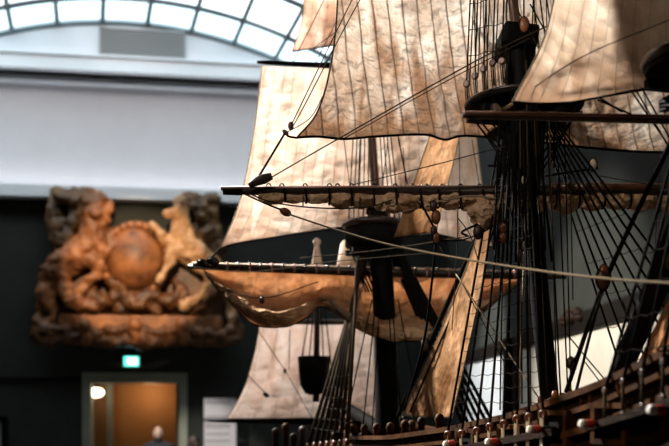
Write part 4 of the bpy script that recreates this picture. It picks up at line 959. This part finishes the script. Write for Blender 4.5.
# fore rigging
rope('fore_brace', [P(194, 267, 4.38), P(250, 272, 4.2), P(330, 262, 3.8), P(440, 252, 3.4)], .0016, 'thin')
rope('fore_topsail_sheet', [P(221, 248, 4.42), P(213, 256, 4.4), P(205, 263, 4.4)], .0045)
rope('fore_clewline', [P(214, 284, 4.36), P(262, 298, 4.2), P(318, 282, 4.36)], .003, 'thin')
for x0, y0, x1, y1 in ((258, 330, 286, 372), (286, 372, 312, 418), (290, 330, 289, 370), (245, 372, 268, 396)): rope('sprit_brace', [P(x0, y0, 5.5), P(x1, y1, 5.5)], .0026, 'thin')
for k in range(5): rope('sprit_shroud', [P(314 + k * 2, 282, YS - .03), P(300 + k * 8, 372, YS - .06)], .004, 'tar')
rope('sprit_halyard', [P(318, 280, YS), P(296, 322, 5.4)], .004); rope('sprit_halyard', [P(318, 280, YS), P(352, 316, 5.3)], .006)
rope('sprit_crowfoot', [P(330, 300, 4.3), P(342, 312, 4.3), P(356, 325, 4.3)], .012, 'hemp')
for x0, y0, x1, y1, Y in ((403, 148, 406, 190, 4.3), (398, 136, 408, 188, 4.2), (344, 140, 350, 188, 4.3), (360, 140, 358, 188, 4.3), (459, 140, 460, 190, 4.3), (472, 140, 480, 190, 4.3), (388, 140, 382, 188, 4.4)):
    rope('fore_halyard', [P(x0, y0, Y), P(x1, y1, Y)], .0035 if x0 == 398 else .002, 'tar' if x0 == 398 else 'thin')
for x0, y0, x1, y1 in ((372, 300, 346, 420), (380, 300, 372, 430), (392, 300, 402, 430), (388, 290, 396, 440), (376, 300, 362, 436), (398, 300, 424, 436)): rope('halyard_fall', [P(x0, y0, 4.3), P(x1, y1, 4.1)], .003, 'tar')
for x0, x1 in ((262, 266), (285, 282), (310, 306), (330, 332)): rope('topgallant_backstay', [P(x0 + 30, 64, 4.4), P(x0 + 62, 0, 4.4)], .0022, 'thin')
rope('brace', [P(300, 58, 4.3), P(352, 20, 3.8)], .0018, 'thin')
# bow: head rails and figurehead below the spritsail yard
for k in range(3): rope('head_rail', [S(1.6, .24 - k * .03, 1.93 - k * .07), S(2.05, .14, 1.86 - k * .06), S(2.5, .03, 1.95 - k * .05)], .014, 'ochre')
MB().tube(catmull([S(2.45, 0, 1.80), S(2.5, 0, 1.9), S(2.54, 0, 1.98)], 6), [.03, .045], 10).ell(S(2.55, 0, 2.02), (.04, .04, .05), 12, 8).build('figurehead', 'ochre', ship)
for x, y in ((276, 432), (286, 427), (294, 437), (303, 430), (352, 428), (362, 437), (376, 430), (412, 424), (424, 436), (334, 436)): MB().lathe(P(x, y, 4.6) - ZU * .04, [(.012, -.05), (.014, .02), (.02, .03), (.02, .05), (.006, .06)], 8).build('timberhead', 'ochre' if x % 2 == 0 else 'blockdark', ship)
# cradle that carries the hull to the floor
m = MB()
for s in (-.9, .2, 1.2):
    m.box(S(s, 0, .66), (.12, .5, 1.3), (AU, AP, ZU))
m.box(S(.15, 0, .06), (3.2, .8, .12), (AU, AP, ZU)); m.build('cradle', 'hull', ship, False)

# ------------------------------------------------------------------ light
wld = bpy.data.worlds.new('world'); SC.world = wld; wld.use_nodes = True
nt = wld.node_tree; bg = nt.nodes['Background']; bg.inputs[0].default_value = (.86, .95, 1, 1); bg.inputs[1].default_value = 2.7
def spot(name, loc, tgt, col, e, size, blend=.6, rad=.08):
    l = bpy.data.lights.new(name, 'SPOT'); l.energy = e; l.color = col; l.spot_size = R(size); l.spot_blend = blend; l.shadow_soft_size = rad
    o = bpy.data.objects.new(name, l); C.objects.link(o); o.location = loc
    o.rotation_euler = (Vector(tgt) - Vector(loc)).to_track_quat('-Z', 'Y').to_euler(); return o
spot('gallery_or_added_spot', (-2.95, 6.2, 5.7), P(480, 90, 3.1), (1, .95, .88), 5600, 50)
spot('gallery_or_added_spot', (-3.4, 9.5, 5.7), P(320, 365, 5.3), (1, .93, .87), 4600, 24, 1.0)
spot('gallery_or_added_spot', (-3.4, -.6, 5.4), P(375, 10, 3.1), (1, .92, .82), 800, 20, 1.0)
for k in (-2.2, 0, 2.2): spot('added_cornice_spot', wpt(arc_c + k, 2.4, 8.45), wpt(arc_c + k * 1.6, 0, 7.4), (1, .92, .88), 62, 140, 1.0, .2)  # added unseen lamps standing in for daylight on the cornice
al_ = bpy.data.lights.new('cove_light', 'AREA'); al_.shape = 'RECTANGLE'; al_.size = 14; al_.size_y = .12; al_.energy = 17; al_.color = (.95, .95, 1)
ao = bpy.data.objects.new('cove_light', al_); C.objects.link(ao); ao.location = wpt(-4, .10, z_ledt + .03); ao.rotation_euler = (R(180), 0, B)
spot('gallery_or_added_spot', (-4.0, 8.5, 6.5), P(190, 432, 15.5), (1, .92, .82), 3000, 13, .7)  # added unseen lamp to brighten the visitors, board and door frame
spot('crest_spotlight', E(100, -20, 7), E(137, 272, .3), (1, .72, .45), 2500, 22, .35)
spot('painting_aimed_spot', (-1.6, 7.2, 4.6), (XR, 7.6, 1.9), (1, .93, .82), 1150, 56, .6)
spot('painting_aimed_spot', (-1.0, 11.2, 5.2), (XR, 12.6, 1.9), (1, .96, .9), 1500, 44, .6)  # added unseen lamp to brighten the farther painting
spot('gallery_or_added_spot', (-3.0, .2, 4.6), P(545, 420, 2.45), (1, .74, .48), 330, 15, .8)  # added warm lamp to bring up the bulwark and deadeyes
pl = bpy.data.lights.new('lobby_lamp', 'POINT'); pl.energy = 9; pl.color = (1, .68, .38); pl.shadow_soft_size = .12
po = bpy.data.objects.new('lobby_lamp', pl); C.objects.link(po); po.location = wpt((xm + d1) / 2 + .1, -.45, z_dt - .25)
SC.view_settings.view_transform = 'Standard'; SC.view_settings.look = 'None'; SC.view_settings.gamma = 1; SC.view_settings.use_curve_mapping = False
SC.view_settings.exposure = 0
